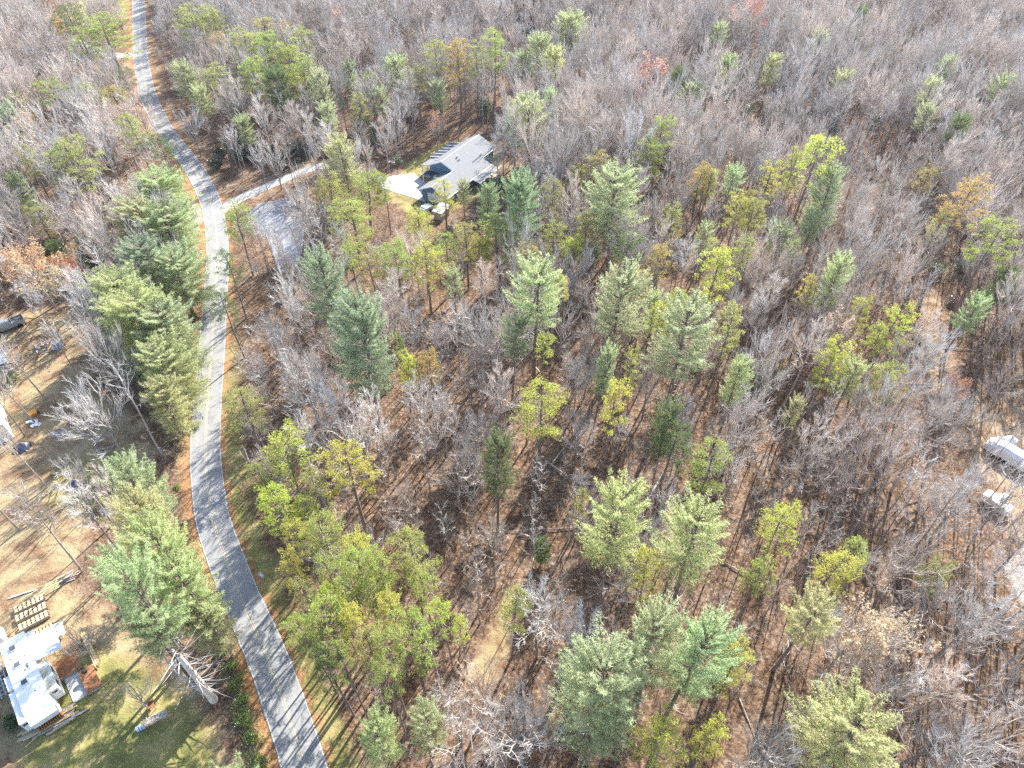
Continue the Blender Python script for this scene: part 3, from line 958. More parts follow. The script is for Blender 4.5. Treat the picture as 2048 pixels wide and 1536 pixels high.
# ------------------------------------------------------------------ where the trees stand (kind, x, y, height, crown radius, crown share, colour or habit, label, short name)
TREES = [
    ('W', 3.53, 78.33, 24.5, 4.65, 0.46, 'sage', 'tall pale blue-green pine on a long bare trunk in mid-wood, twin-topped', 'twin-topped blue-green pine'),
    ('W', 15.37, 80.44, 23, 4.63, 0.62, 'sage', 'tall pale blue-green pine with one long low side bough sticking out', 'pine with the long side bough'),
    ('W', 23.86, 71.71, 24, 5.36, 0.62, 'sage', 'broadest pale blue-green pine in mid-wood, spreading fan-like crown', 'broad fan-shaped pale pine'),
    ('W', 0.07, 76.03, 17, 2.95, 0.5, 'blue', 'narrow blue-green pine on a bare grey trunk, in front of the twin-topped pine', 'narrow bare-trunked blue pine'),
    ('W', -20.71, 70.43, 25, 4.49, 0.8, 'blue', 'dense dark blue-green pine standing alone among bare trees across the road from the yard', 'dense dark blue-green pine'),
    ('W', -28.76, 86.71, 22, 3.72, 0.75, 'blue', 'slanting blue-green pine at the foot of the pond', 'slanting pine at the pond'),
    ('Y', 3.65, 62.32, 16.3, 3.95, 0.5, 'bright', 'bright yellow-green pine with round mop crown on bare trunk, mid-wood', 'round mop-headed yellow-green pine'),
    ('Y', 12.85, 59.39, 20, 2.06, 0.4, 'bright', 'slim yellow-green pine with small round head and long thin trunk', 'slim small-headed pine'),
    ('W', 19.05, 112.38, 22, 5.95, 0.75, 'sage', 'large feathery pale green pine on the house side of the wood', 'large feathery pine near the house'),
    ('W', 1.86, 112.29, 21, 3.92, 0.8, 'blue', 'dense dark blue-green pine just beyond the house clearing', 'dense blue pine by the house clearing'),
    ('W', -5.02, 123.08, 13, 2.77, 0.8, 'blue', 'small bluish pine at the corner of the house', 'small bluish pine at the house corner'),
    ('Y', 55.88, 119.25, 24, 3.94, 0.4, 'bright', 'tall bright yellow-green pine with long dark bare trunk at edge of grey woods', 'tall yellow-green pine at the grey woods'),
    ('W', 59.16, 114.69, 21, 3.63, 0.7, 'blue', 'pale bluish pine close behind the tall yellow-green one with the dark trunk', 'pale bluish pine by the grey woods'),
    ('Y', 80.67, 108.38, 21, 4.22, 0.5, 'gold', 'gold-orange pine leaning over two dark trunks beside the brown path', 'gold-orange leaning pine'),
    ('Y', 80.39, 96.71, 20, 4.15, 0.45, 'green', 'round green pine next to the gold-orange leaning pine', 'round green pine beside the gold one'),
    ('Y', 32.21, 89.56, 20, 3.19, 0.55, 'bright', 'tall bright green pine with two dark parallel trunks', 'bright green twin-trunked pine'),
    ('Y', 31.24, 75.92, 20, 2.25, 0.5, 'olive', 'olive-gold slender pine with a dark trunk behind the broad pale pine', 'olive-gold slender pine'),
    ('Y', 46.53, 72.39, 16, 2.72, 0.6, 'bright', 'pale yellow-green pine with knobbly crown on leaning trunk', 'knobbly pale yellow-green pine'),
    ('Y', 57.85, 80.03, 16, 3.24, 0.5, 'bright', 'brightest lime-green pine at the edge of the brown leaf-covered path', 'lime-green pine at the brown path'),
    ('W', 52.24, 91.15, 18, 2.67, 0.75, 'sage', 'slim pale pine with drooping skirt between grey bare trees', 'slim drooping pale pine'),
    ('W', 32.74, 70.6, 14, 2.25, 0.7, 'sage', 'small grey-green pine standing alone in brown brush', 'small lone grey-green pine'),
    ('W', 19.09, 55.89, 21, 2.3, 0.45, 'dark', 'dark green pine whose trunk stands below the broad pale pine', 'dark pine under the broad pale pine'),
    ('Y', 19.99, 55.46, 17, 3.0, 0.5, 'dark', 'dark green bushy pine beside a fallen pale log', 'dark bushy pine by the fallen log'),
    ('Y', 24.43, 52.67, 17, 2.93, 0.5, 'green', 'mid-green ragged pine touching the dark bushy one', 'ragged mid-green pine'),
    ('W', 10.66, 40.34, 25, 3.81, 0.62, 'pale', 'pale yellow-green pine with dense egg-shaped crown above bare lower branches', 'egg-shaped pale pine'),
    ('W', 19.5, 39.36, 23, 4.09, 0.6, 'pale', 'broad blue-green pine with fluffy rounded shoulders and dark leaning trunk', 'fluffy broad-shouldered pine'),
    ('Y', 15.32, 38.79, 16, 2.21, 0.6, 'bright', 'small lime pine with loose tufts between two large pale pines', 'small lime tufted pine'),
    ('Y', 30.86, 43.84, 17, 2.63, 0.5, 'bright', 'bright green pine on a bare trunk in the brown leaf-strewn wood', 'bright green pine in brown leaves'),
    ('Y', 27.34, 38.36, 15, 1.93, 0.5, 'green', 'ragged green pine below the bright green one', 'ragged green lower pine'),
    ('Y', 34.86, 38.67, 16, 2.47, 0.5, 'bright', 'yellow-green bushy pine beside a smaller green one', 'yellow-green bushy pine'),
    ('Y', 38.62, 40.39, 15, 1.63, 0.5, 'green', 'small round green pine beside the yellow-green bushy one', 'small round green pine'),
    ('W', 30.42, 32.63, 18, 2.87, 0.6, 'pale', 'pale feathery pine leaning over a dark trunk', 'pale feathery leaning pine'),
    ('W', 16.87, 27.33, 24, 3.25, 0.65, 'sage', 'large fluffy pale pine, one of the joined pair, tallest at its trunk side', 'tall half of the pale joined pair'),
    ('W', 13.62, 27.24, 24, 3.03, 0.7, 'sage', 'large fluffy pale pine with jagged top, other half of the joined pair', 'jagged half of the pale joined pair'),
    ('W', 7.83, 23.15, 24, 4.49, 0.8, 'sage', 'very large spreading pale green pine with low drooping boughs', 'very large spreading pine'),
    ('Y', 21.91, 27.44, 17, 1.82, 0.5, 'bright', 'yellow-green pine with gold tint beside the joined pale pair', 'gold-tinted pine beside the pair'),
    ('Y', 13.02, 20.23, 18, 2.55, 0.5, 'bright', 'lime-green pine crown cut by the lower picture edge, widest one', 'wide lime pine at the picture edge'),
    ('Y', 18.05, 20.84, 17, 1.47, 0.5, 'bright', 'narrow lime-green pine at the lower picture edge', 'narrow lime pine at the picture edge'),
    ('W', 29.8, 19.84, 20, 4.82, 0.6, 'pale', 'wide yellowish feathery pine crown at the lower picture edge beneath striped shadows', 'wide yellowish feathery pine'),
    ('W', -1.95, 50.53, 20, 2.54, 0.6, 'dark', 'dark green patchy pine rising out of grey bare trees', 'dark patchy pine'),
    ('Y', -0.1, 34.15, 15, 2.06, 0.5, 'green', 'small green pine alone beside the leafy sunlit track', 'small green pine by the sunlit track'),
    ('Y', -28.05, 53.54, 18, 3.44, 0.45, 'bright', 'lime-green domed pine topping the roadside stand', 'domed lime pine of the roadside stand'),
    ('Y', -19.45, 50.47, 18, 3.53, 0.45, 'bright', 'lime-green wide pine set back from the road in the stand', 'wide lime pine set back'),
    ('Y', -26.59, 46.07, 17, 2.68, 0.5, 'bright', 'bushy yellow-green pine beside the road below the domed one', 'bushy roadside yellow-green pine'),
    ('Y', -20.68, 42.04, 18, 2.79, 0.5, 'green', 'mid-green loose pine in the middle of the roadside stand', 'loose mid-green stand pine'),
    ('Y', -16.22, 39.43, 18, 2.29, 0.4, 'yellow', 'yellowest pine of the roadside stand, flat-topped', 'yellowest flat-topped pine'),
    ('Y', -11.0, 39.21, 19, 2.83, 0.5, 'green', 'fresh green pine overhanging the sunlit track from the roadside stand', 'fresh green pine over the track'),
    ('Y', -23.87, 42.74, 16, 1.7, 0.45, 'yellow', 'small yellow pine close to the road above the mailbox', 'small yellow pine above the mailbox'),
    ('Y', -23.92, 39.09, 15, 1.72, 0.5, 'yellow', 'small yellow-green pine beside the mailbox', 'small yellow pine beside the mailbox'),
    ('Y', -19.31, 37.3, 17, 2.15, 0.5, 'green', 'soft green pine behind the mailbox', 'soft green pine behind the mailbox'),
    ('Y', -15.76, 36.57, 19, 2.94, 0.5, 'green', 'large green pine at the heart of the roadside stand', 'large green heart-of-stand pine'),
    ('Y', -18.01, 33.91, 17, 1.6, 0.45, 'bright', 'small lime pine top in front of the big green heart-of-stand pine', 'small lime stand pine'),
    ('Y', -18.02, 30.66, 20, 2.82, 0.5, 'green', 'sprawling dark green pine overhanging the grass verge', 'sprawling pine over the verge'),
    ('Y', -12.19, 32.47, 19, 1.81, 0.45, 'yellow', 'yellow-green upright pine with a dark trunk showing below', 'upright yellow-green stand pine'),
    ('Y', -9.81, 29.43, 20, 2.71, 0.5, 'green', 'large bright green pine with drooping clumps near the bare brown slope', 'large drooping bright pine'),
    ('Y', -6.8, 32.83, 17, 1.58, 0.35, 'bright', 'lime tufts of a pine reaching out over the brown slope', 'lime pine reaching over the slope'),
    ('Y', -5.19, 32.37, 14, 1.04, 0.35, 'bright', 'tiny lime pine tuft over the brown slope beside the sunlit track', 'tiny lime tuft pine'),
    ('Y', -13.81, 27.75, 20, 1.95, 0.5, 'olive', 'olive thinning pine in the lower roadside stand', 'olive thinning pine'),
    ('Y', -17.64, 27.74, 19, 1.92, 0.5, 'dark', 'dark shaded pine at the lower end of the roadside stand', 'dark shaded stand pine'),
    ('W', -12.28, 20.11, 18, 2.06, 0.6, 'pale', 'pale blue-green rounded pine at the lower edge by the verge', 'pale rounded pine by the verge'),
    ('W', -8.49, 22.73, 16, 2.16, 0.6, 'pale', 'hazy pale pine mixed with grey twigs at the lower edge', 'hazy pale lower pine'),
    ('Y', 8.28, 49.58, 12, 1.3, 0.5, 'yellow', 'small yellow sapling pine behind the egg-shaped pale pine', 'small yellow sapling pine'),
    ('Y', -12.31, 73.69, 13, 2.3, 0.55, 'gold', 'small golden round pine among grey trees across from the dense dark pine', 'small golden round pine'),
    ('Y', -15.98, 72.73, 13, 1.77, 0.55, 'bright', 'small lime pine beside the golden round one', 'small lime pine beside the golden one'),
    ('Y', -17.14, 77.58, 13, 1.22, 0.5, 'green', None, None),
    ('Y', 4.6, 76.45, 13, 1.73, 0.35, 'bright', 'little flat yellow-green pine in front of the twin-topped pine', 'little flat yellow-green pine'),
    ('W', 12.46, 69.51, 18, 1.83, 0.6, 'sage', 'narrow grey-green pine under the pine with the long side bough', 'narrow grey-green pine'),
    ('W', -71.66, 125.21, 14, 6.85, 0.85, 'sage', 'pale feathery pine heading the roadside row, beside the gravel pull-off', 'head pine of the roadside row'),
    ('W', -65.37, 112.88, 14, 6.42, 0.85, 'sage', 'second pine in the roadside row, beside the gravel pull-off', 'second pine of the row'),
    ('W', -71.64, 114.67, 14, 5.52, 0.85, 'pale', 'pale yellowish pine behind the head of the roadside row', None),
    ('W', -58.83, 98.22, 14, 5.25, 0.85, 'sage', 'third pine in the roadside row, overhanging the red clay verge', 'third pine of the row'),
    ('W', -64.13, 99.73, 15, 5.27, 0.85, 'blue', 'darker pine behind the third of the roadside row', None),
    ('W', -64.5, 89.02, 15, 5.97, 0.85, 'pale', 'rounded bright pine on the yard side of the roadside row', 'rounded yard-side pine'),
    ('W', -58.36, 83.18, 16, 6.52, 0.85, 'pale', 'largest rounded pine of the roadside row, above the yard', 'largest rounded row pine'),
    ('W', -54.48, 82.0, 15, 5.71, 0.85, 'sage', 'dense pine of the roadside row level with the parked pickup', 'dense row pine'),
    ('W', -51.27, 75.09, 14, 4.91, 0.85, 'pale', 'soft drooping pine in the roadside row above the bare spreading tree', 'soft drooping row pine'),
    ('W', -48.76, 69.31, 12, 3.48, 0.85, 'pale', 'last small pine of the roadside row before the gap', 'last small row pine'),
    ('W', -43.96, 47.63, 20, 3.26, 0.62, 'sage', 'bushy pine on the yard side of the lower roadside clump', 'yard-side pine of the lower clump'),
    ('W', -39.85, 42.1, 22, 3.4, 0.55, 'pale', 'full pale pine at the top of the lower roadside clump', 'full pale clump pine'),
    ('W', -35.88, 38.07, 23, 3.63, 0.55, 'pale', 'huge pale feathery pine in the lower roadside clump', 'huge pale feathery clump pine'),
    ('W', -38.41, 34.71, 23, 2.74, 0.5, 'sage', 'blue-green pine on the camper side of the lower clump', 'camper-side clump pine'),
    ('W', -33.9, 35.37, 21, 3.22, 0.6, 'pale', 'wide drooping pine of the lower clump overhanging the road edge', 'drooping road-edge pine'),
    ('W', -33.74, 29.38, 27.8, 3.13, 0.42, 'sage', 'old pine with a thick pale trunk and many dead grey boughs by the yard', 'old pine with dead grey boughs'),
    ('W', -35.66, 30.41, 20, 2.66, 0.38, 'sage', 'thin-crowned pine shading the yard behind the dead boughs', 'thin-crowned yard pine'),
    ('W', -33.1, 34.47, 12, 2.6, 0.7, 'pale', 'low pale pine reaching over the road edge', 'low pale pine over the road edge'),
    ('W', -25.08, 16.98, 14, 3.35, 0.6, 'pale', 'pale feathery pine crown at the lower edge beside the road', 'pale feathery crown beside the road'),
    ('W', -29.1, 16.79, 14, 2.9, 0.6, 'pale', 'pale pine crown at the lower edge over the yard lawn', 'pale crown over the yard lawn'),
    ('Y', -50.9, 109.96, 15, 3.22, 0.5, 'green', 'sparse green pine on the far road edge opposite the pull-off', 'sparse pine opposite the pull-off'),
    ('Y', -48.52, 96.74, 14, 2.36, 0.5, 'dark', 'thin dark pine overhanging the road beyond the pond', 'thin dark road-edge pine'),
    ('Y', -46.08, 86.42, 14, 2.21, 0.5, 'dark', 'sparse dark pine twig overhanging the road opposite the roadside row', 'sparse dark overhanging pine'),
    ('Y', -37.31, 64.57, 14, 3.19, 0.6, 'olive', 'pale olive broad pine bush at the road edge across from the bare spreading tree', 'pale olive road-edge pine'),
    ('Y', -88.98, 130.26, 18, 5.85, 0.6, 'olive', 'tall olive-gold pine in the upper wood beyond the row', 'tall olive-gold upper pine'),
    ('Y', -101.76, 134.79, 14, 3.16, 0.5, 'green', None, None),
    ('Y', -84.33, 147.67, 15, 3.46, 0.5, 'green', 'pale-topped green pine beside the upper road bend', 'pale-topped pine at the upper bend'),
    ('Y', -77.54, 143.4, 13, 3.03, 0.5, 'dark', None, None),
    ('Y', -97.56, 168.88, 13, 4.44, 0.5, 'yellow', 'golden-green pine above the pink leafy tree', 'golden-green upper pine'),
    ('Y', -100.66, 181.03, 13, 3.24, 0.5, 'dark', 'small dark pine at the side road turning', 'small dark pine at the turning'),
    ('Y', -103.52, 168.17, 14, 3.8, 0.5, 'green', None, None),
    ('Y', -112.96, 169.89, 15, 4.43, 0.5, 'green', None, None),
    ('Y', -118.49, 164.28, 14, 3.74, 0.5, 'green', None, None),
    ('W', -114.52, 153.74, 16, 3.44, 0.6, 'blue', None, None),
    ('Y', -112.3, 202.27, 19, 7.63, 0.6, 'green', 'broad green pine clump in front of the bright meadow', 'broad green pine before the meadow'),
    ('Y', -118.16, 201.73, 16, 4.88, 0.6, 'green', None, None),
    ('Y', -127.59, 214.32, 18, 5.07, 0.5, 'dark', None, None),
    ('Y', -133.12, 214.21, 15, 3.07, 0.6, 'gold', 'slanting gold pine strip near the meadow', 'slanting gold pine near the meadow'),
    ('Y', -92.4, 214.32, 18, 7.63, 0.6, 'green', 'solid green pine by the upper road opposite the meadow', 'solid green pine opposite the meadow'),
    ('Y', -87.02, 216.65, 16, 4.41, 0.5, 'green', None, None),
    ('Y', -81.74, 200.84, 15, 3.62, 0.5, 'gold', 'gold pine beside the large dense pine group', 'gold pine beside the dense group'),
    ('Y', -71.62, 192.33, 18, 5.69, 0.6, 'green', None, None),
    ('Y', -64.65, 190.81, 18, 4.99, 0.6, 'green', None, None),
    ('Y', -56.14, 180.52, 19, 4.78, 0.65, 'green', None, None),
    ('Y', -55.62, 197.78, 17, 4.25, 0.6, 'green', None, None),
    ('Y', -52.36, 176.57, 18, 4.4, 0.6, 'green', None, None),
    ('Y', -65.02, 176.72, 17, 4.42, 0.6, 'green', None, None),
    ('Y', -64.6, 209.89, 15, 3.24, 0.5, 'gold', 'small gold pine top behind the dense pine group', 'small gold pine behind the group'),
    ('W', -45.93, 169.08, 18, 3.06, 0.7, 'sage', None, None),
    ('W', -57.69, 170.67, 18, 4.31, 0.7, 'dark', None, None),
    ('W', -83.79, 180.62, 15, 4.01, 0.7, 'sage', None, None),
    ('Y', -74.81, 176.28, 15, 5.37, 0.5, 'olive', None, None),
    ('W', -75.35, 167.26, 14, 3.07, 0.7, 'sage', None, None),
    ('Y', -93.13, 118.01, 11, 3.04, 0.6, 'green', None, None),
    ('W', -81.52, 111.32, 8, 3.13, 0.9, 'dark', 'dark low cedar beside the orange leafy tree', 'dark low cedar'),
    ('W', -86.87, 109.63, 8, 2.87, 0.9, 'dark', None, None),
    ('W', -101.88, 129.01, 12, 2.59, 0.7, 'sage', None, None),
    ('W', -29.36, 179.42, 17, 4.21, 0.6, 'sage', None, None),
    ('Y', -23.92, 175.62, 15, 4.03, 0.45, 'olive', None, None),
    ('Y', -18.8, 178.95, 20, 3.45, 0.45, 'green', None, None),
    ('Y', -13.56, 180.35, 20, 3.93, 0.55, 'gold', 'tall gold-topped pine in the row behind the house', 'gold-topped pine behind the house'),
    ('Y', -4.89, 183.02, 21, 4.08, 0.5, 'green', 'tallest green pine in the row behind the house', 'tallest pine behind the house'),
    ('Y', -9.25, 180.52, 19, 2.86, 0.5, 'olive', None, None),
    ('Y', -36.31, 176.68, 14, 3.17, 0.45, 'olive', None, None),
    ('W', -42.77, 185.13, 14, 2.63, 0.6, 'sage', None, None),
    ('W', 16.59, 213.27, 17, 5.47, 0.8, 'pale', 'perfectly tiered spire-shaped pine standing against dark shade', 'tiered spire-shaped pine'),
    ('W', 6.69, 191.57, 18, 4.42, 0.7, 'pale', 'pale layered pine in front of the tiered spire', 'pale layered pine'),
    ('W', 11.54, 189.4, 16, 3.33, 0.6, 'pale', None, None),
    ('W', 2.75, 187.6, 15, 3.32, 0.6, 'sage', None, None),
    ('W', 4.15, 149.95, 19, 5.16, 0.75, 'pale', 'big soft pale pine beyond the far end of the house', 'big soft pale pine by the house end'),
    ('W', 9.6, 160.53, 17, 1.87, 0.4, 'sage', None, None),
    ('W', 0.68, 151.77, 14, 2.87, 0.7, 'sage', None, None),
    ('Y', 31.57, 140.61, 18, 3.31, 0.5, 'green', 'slim fresh green pine with straight dark trunk, upper wood', 'slim fresh green upper pine'),
    ('Y', 28.43, 135.43, 15, 3.91, 0.6, 'green', None, None),
    ('Y', 17.98, 134.79, 14, 4.34, 0.65, 'olive', 'olive bushy pine next to the large feathery one', 'olive bushy pine'),
    ('W', -34.67, 132.69, 18, 4.04, 0.75, 'pale', 'pale green pine beside the bend of the gravel driveway', 'pale pine at the driveway bend'),
    ('Y', -29.73, 124.2, 14, 4.61, 0.6, 'green', 'green bushy pine below the driveway', 'green bushy driveway pine'),
    ('Y', -35.54, 122.61, 14, 3.28, 0.6, 'green', None, None),
    ('Y', -29.55, 111.17, 15, 4.89, 0.6, 'green', 'spreading green pine between pond and driveway', 'spreading pine by the pond'),
    ('Y', -37.95, 122.93, 12, 2.0, 0.5, 'olive', None, None),
    ('Y', -25.75, 125.07, 13, 2.02, 0.5, 'green', None, None),
    ('Y', -13.98, 126.75, 11, 2.99, 0.75, 'bright', 'bright conical pine right against the garage end', 'bright conical pine at the garage'),
    ('Y', -18.05, 113.6, 12, 3.44, 0.6, 'bright', 'lime-green pine beside the small sheds', 'lime pine beside the small sheds'),
    ('W', -10.38, 131.48, 9, 1.91, 0.7, 'sage', None, None),
    ('Y', -14.82, 98.52, 14, 3.56, 0.55, 'bright', None, None),
    ('Y', -20.11, 100.03, 14, 3.85, 0.55, 'green', None, None),
    ('Y', -24.19, 98.52, 14, 3.04, 0.55, 'olive', None, None),
    ('Y', -28.22, 101.24, 13, 2.65, 0.5, 'green', None, None),
    ('Y', -2.12, 105.59, 15, 4.59, 0.55, 'green', 'spreading mid-green pine in front of the blue pine by the house', 'spreading mid-green pine'),
    ('Y', -8.37, 106.05, 14, 3.26, 0.55, 'olive', None, None),
    ('Y', -5.68, 104.39, 13, 2.7, 0.5, 'bright', None, None),
    ('Y', 7.75, 107.16, 13, 2.84, 0.55, 'green', None, None),
    ('Y', 7.27, 119.79, 15, 3.52, 0.65, 'olive', None, None),
    ('Y', 13.81, 129.19, 13, 2.58, 0.6, 'olive', None, None),
    ('Y', 24.66, 97.03, 15, 2.56, 0.5, 'gold', None, None),
    ('Y', 21.11, 90.64, 15, 2.13, 0.45, 'gold', 'small golden pine top tucked behind a pale pine', 'small golden tucked pine'),
    ('Y', 19.58, 99.72, 16, 3.02, 0.5, 'dark', None, None),
    ('Y', 24.82, 81.88, 17, 2.3, 0.5, 'green', None, None),
    ('Y', 22.18, 80.74, 16, 1.91, 0.5, 'bright', None, None),
    ('Y', 50.33, 124.41, 16, 3.28, 0.55, 'bright', None, None),
    ('Y', 45.73, 113.83, 15, 2.82, 0.5, 'green', None, None),
    ('Y', 42.21, 113.83, 15, 2.82, 0.5, 'bright', None, None),
    ('W', 44.18, 126.36, 15, 2.52, 0.6, 'sage', None, None),
    ('Y', 38.12, 127.26, 14, 2.64, 0.5, 'gold', None, None),
    ('W', 47.91, 106.08, 15, 2.97, 0.5, 'sage', None, None),
    ('Y', 56.24, 126.62, 18, 2.49, 0.5, 'green', None, None),
    ('W', 82.96, 175.62, 15, 3.28, 0.5, 'pale', None, None),
    ('W', 112.3, 183.66, 16, 3.0, 0.7, 'sage', None, None),
    ('W', 102.97, 169.75, 16, 3.07, 0.6, 'sage', None, None),
    ('W', 120.84, 170.38, 16, 3.44, 0.5, 'sage', None, None),
    ('W', 96.3, 157.53, 15, 2.69, 0.5, 'sage', None, None),
    ('W', 97.72, 145.37, 17, 3.08, 0.6, 'dark', 'dark leaning pine half hidden in the grey upper woods', 'dark pine in the grey woods'),
    ('W', 100.37, 216.59, 18, 2.36, 0.8, 'dark', 'dark narrow spruce-like pine at the top of the wood', 'dark narrow top pine'),
    ('W', 56.61, 185.82, 15, 3.29, 0.6, 'sage', None, None),
    ('W', 68.29, 185.82, 15, 3.29, 0.6, 'sage', None, None),
    ('W', 86.11, 201.73, 16, 3.48, 0.5, 'sage', None, None),
    ('W', 59.02, 210.06, 16, 3.16, 0.5, 'sage', None, None),
    ('W', 42.43, 178.93, 15, 3.21, 0.7, 'dark', None, None),
    ('W', 44.16, 170.32, 14, 3.73, 0.7, 'sage', None, None),
    ('Y', 55.78, 84.51, 14, 2.06, 0.5, 'bright', None, None),
    ('Y', 56.26, 79.67, 13, 1.93, 0.5, 'green', None, None),
    ('Y', 53.52, 68.96, 14, 2.86, 0.6, 'green', 'soft faded green pine below the lime-green one', 'soft faded green pine'),
    ('Y', 49.14, 91.75, 13, 1.67, 0.5, 'bright', None, None),
    ('W', 50.04, 71.88, 13, 2.58, 0.7, 'pale', None, None),
    ('Y', 79.4, 111.12, 14, 2.33, 0.5, 'olive', None, None),
    ('Y', 86.17, 131.12, 12, 3.13, 0.5, 'olive', None, None),
    ('W', 82.1, 92.45, 14, 2.51, 0.6, 'dark', None, None),
    ('W', 73.54, 85.78, 14, 2.41, 0.6, 'sage', None, None),
    ('W', 39.91, 65.84, 12, 1.42, 0.6, 'sage', None, None),
    ('Y', 49.04, 40.67, 10, 2.05, 0.6, 'green', 'small fresh green pine beside the gravel drive with striped shadows', 'small green pine by the gravel drive'),
    ('W', 3.82, 46.84, 6, 1.27, 0.9, 'dark', 'small dark holly-like evergreen on the brown slope', 'small dark evergreen on the slope'),
    ('Y', 39.4, 126.23, 14, 2.53, 0.6, 'olive', None, None),
    ('Y', 30.34, 112.81, 13, 2.37, 0.6, 'olive', None, None),
    ('W', 34.9, 107.66, 13, 2.3, 0.6, 'sage', None, None),
    ('Y', 41.21, 101.27, 14, 2.2, 0.5, 'green', None, None),
    ('Y', 49.01, 101.27, 14, 2.02, 0.5, 'green', None, None),
    ('W', 55.62, 109.44, 15, 2.3, 0.6, 'sage', None, None),
    ('Y', 14.38, 111.06, 13, 2.81, 0.6, 'olive', None, None),
    ('Y', 11.07, 102.8, 13, 2.68, 0.55, 'bright', None, None),
    ('Y', 2.21, 98.22, 14, 3.03, 0.5, 'olive', None, None),
    ('Y', -11.89, 104.39, 13, 2.7, 0.5, 'green', None, None),
    ('W', -10.06, 95.25, 12, 2.15, 0.6, 'sage', None, None),
    ('Y', 16.46, 70.71, 16, 1.64, 0.5, 'green', None, None),
    ('W', 22.36, 84.43, 16, 1.73, 0.6, 'sage', None, None),
    ('Y', 8.54, 89.71, 14, 1.64, 0.4, 'yellow', None, None),
    ('W', -42.24, 156.15, 15, 2.68, 0.6, 'sage', None, None),
    ('Y', -36.01, 162.82, 14, 2.76, 0.5, 'olive', None, None),
    ('W', -32.08, 168.78, 14, 2.84, 0.6, 'sage', None, None),
    ('W', -17.73, 171.88, 14, 2.87, 0.6, 'sage', None, None),
    ('W', -63.18, 156.37, 12, 2.71, 0.7, 'sage', None, None),
    ('Y', -58.77, 198.57, 17, 4.13, 0.6, 'green', None, None),
    ('Y', -70.38, 206.77, 17, 4.25, 0.6, 'olive', None, None),
    ('Y', -15.99, 34.34, 19, 1.78, 0.4, 'green', None, None),
    ('Y', -13.29, 35.41, 20, 1.79, 0.4, 'green', None, None),
    ('Y', -15.5, 29.67, 20, 1.68, 0.4, 'bright', None, None),
    ('Y', -11.86, 27.75, 21, 1.87, 0.4, 'green', None, None),
    ('Y', -21.64, 34.62, 16, 1.58, 0.45, 'olive', None, None),
    ('Y', -8.73, 34.9, 18, 1.55, 0.4, 'green', None, None),
    ('Y', -19.7, 29.91, 18, 1.47, 0.4, 'green', None, None),
    ('Y', -15.64, 26.8, 19, 1.41, 0.4, 'green', None, None),
    ('Y', -11.46, 25.46, 20, 1.61, 0.4, 'green', None, None),
    ('Y', -23.62, 48.95, 16, 1.8, 0.45, 'olive', None, None),
    ('Y', -24.39, 46.13, 15, 1.47, 0.45, 'green', None, None),
    ('Y', -31.25, 52.79, 13, 1.58, 0.5, 'green', None, None),
    ('R', 34.46, 180.62, 15, 5.92, 0.6, 'salmon', 'salmon-leaved oak standing alone in the grey upper woods', 'salmon oak in the grey woods'),
    ('R', 72.52, 225.09, 18, 5.27, 0.6, 'red', 'red-orange leaved tree cut by the top picture edge', 'red tree at the top edge'),
    ('R', -51.28, 219.84, 16, 3.86, 0.6, 'salmon', 'salmon-leaved tree behind the dense pine group', 'salmon tree behind the pine group'),
    ('R', -127.02, 179.36, 13, 4.12, 0.6, 'pink', 'dull pink leafy tree at the picture edge above the upper wood', 'dull pink edge tree'),
    ('R', -111.8, 187.89, 12, 4.41, 0.6, 'orange', 'orange-leaved tree beside the side road turning', 'orange tree at the turning'),
    ('R', -92.51, 160.95, 13, 6.21, 0.6, 'pink', 'pinkish leafy tree beside the upper road bend', 'pinkish tree at the upper bend'),
    ('R', -109.43, 152.74, 13, 5.29, 0.6, 'pink', 'large pinkish-brown leafy tree in the upper wood', 'large pinkish-brown tree'),
    ('R', -85.48, 100.47, 13, 5.5, 0.6, 'orange', 'large orange-tan leafy tree above the parked pickup', 'large orange-tan tree'),
    ('R', -78.64, 96.0, 13, 4.5, 0.6, 'ochre', 'ochre leafy tree beside the orange-tan one', 'ochre leafy tree'),
    ('R', -81.73, 103.28, 9, 2.37, 0.6, 'red', 'dull red leafy tree behind the ochre one', 'dull red leafy tree'),
    ('R', 51.45, 80.6, 14, 3.29, 0.6, 'tan', 'pinkish-tan leafy tree next to the lime-green pine', 'pinkish-tan tree by the lime pine'),
    ('R', 38.01, 31.88, 15, 3.88, 0.6, 'tan', 'round tan-leaved beech over striped leaf-litter shadows', 'round tan beech'),
    ('R', -35.87, 135.49, 8, 2.38, 0.6, 'salmon', 'small salmon bush-like tree by the driveway pines', 'small salmon driveway tree'),
    ('R', -18.79, 164.69, 9, 2.46, 0.6, 'rust', 'rust-red leafy sapling behind the house lawn', 'rust-red sapling behind the lawn'),
    ('R', -49.75, 138.05, 4, 2.45, 0.6, 'rust', 'low rust-brown leafy tree between driveway and pond', 'low rust tree by the pond'),
    ('R', 67.93, 72.85, 8, 2.27, 0.6, 'rust', 'low reddish leafy tree beside the wooden pallet', 'low reddish tree by the pallet'),
    ('B', -57.88, 64.45, 15, 0, 0.6, 'broad', 'wide-spreading multi-stemmed bare tree between road and yard, largest of the yard', 'bare spreading tree'),
    ('B', -62.03, 65.42, 12, 0, 0.6, 'broad', 'shorter bare spreading tree leaning towards the white-walled building', 'shorter spreading tree'),
    ('B', -75.42, 76.34, 13, 0, 0.6, 'slim', 'dark-trunked bare tree in the sandy yard above the white-walled building', 'dark-trunked yard tree'),
    ('B', -74.96, 68.68, 13, 0, 0.6, 'slim', 'slim bare tree crossing in front of the white-walled building', 'slim tree at the white-walled building'),
    ('B', -74.8, 71.46, 12, 0, 0.6, 'slim', 'thin bare tree beside the orange object in the yard', 'thin tree by the orange object'),
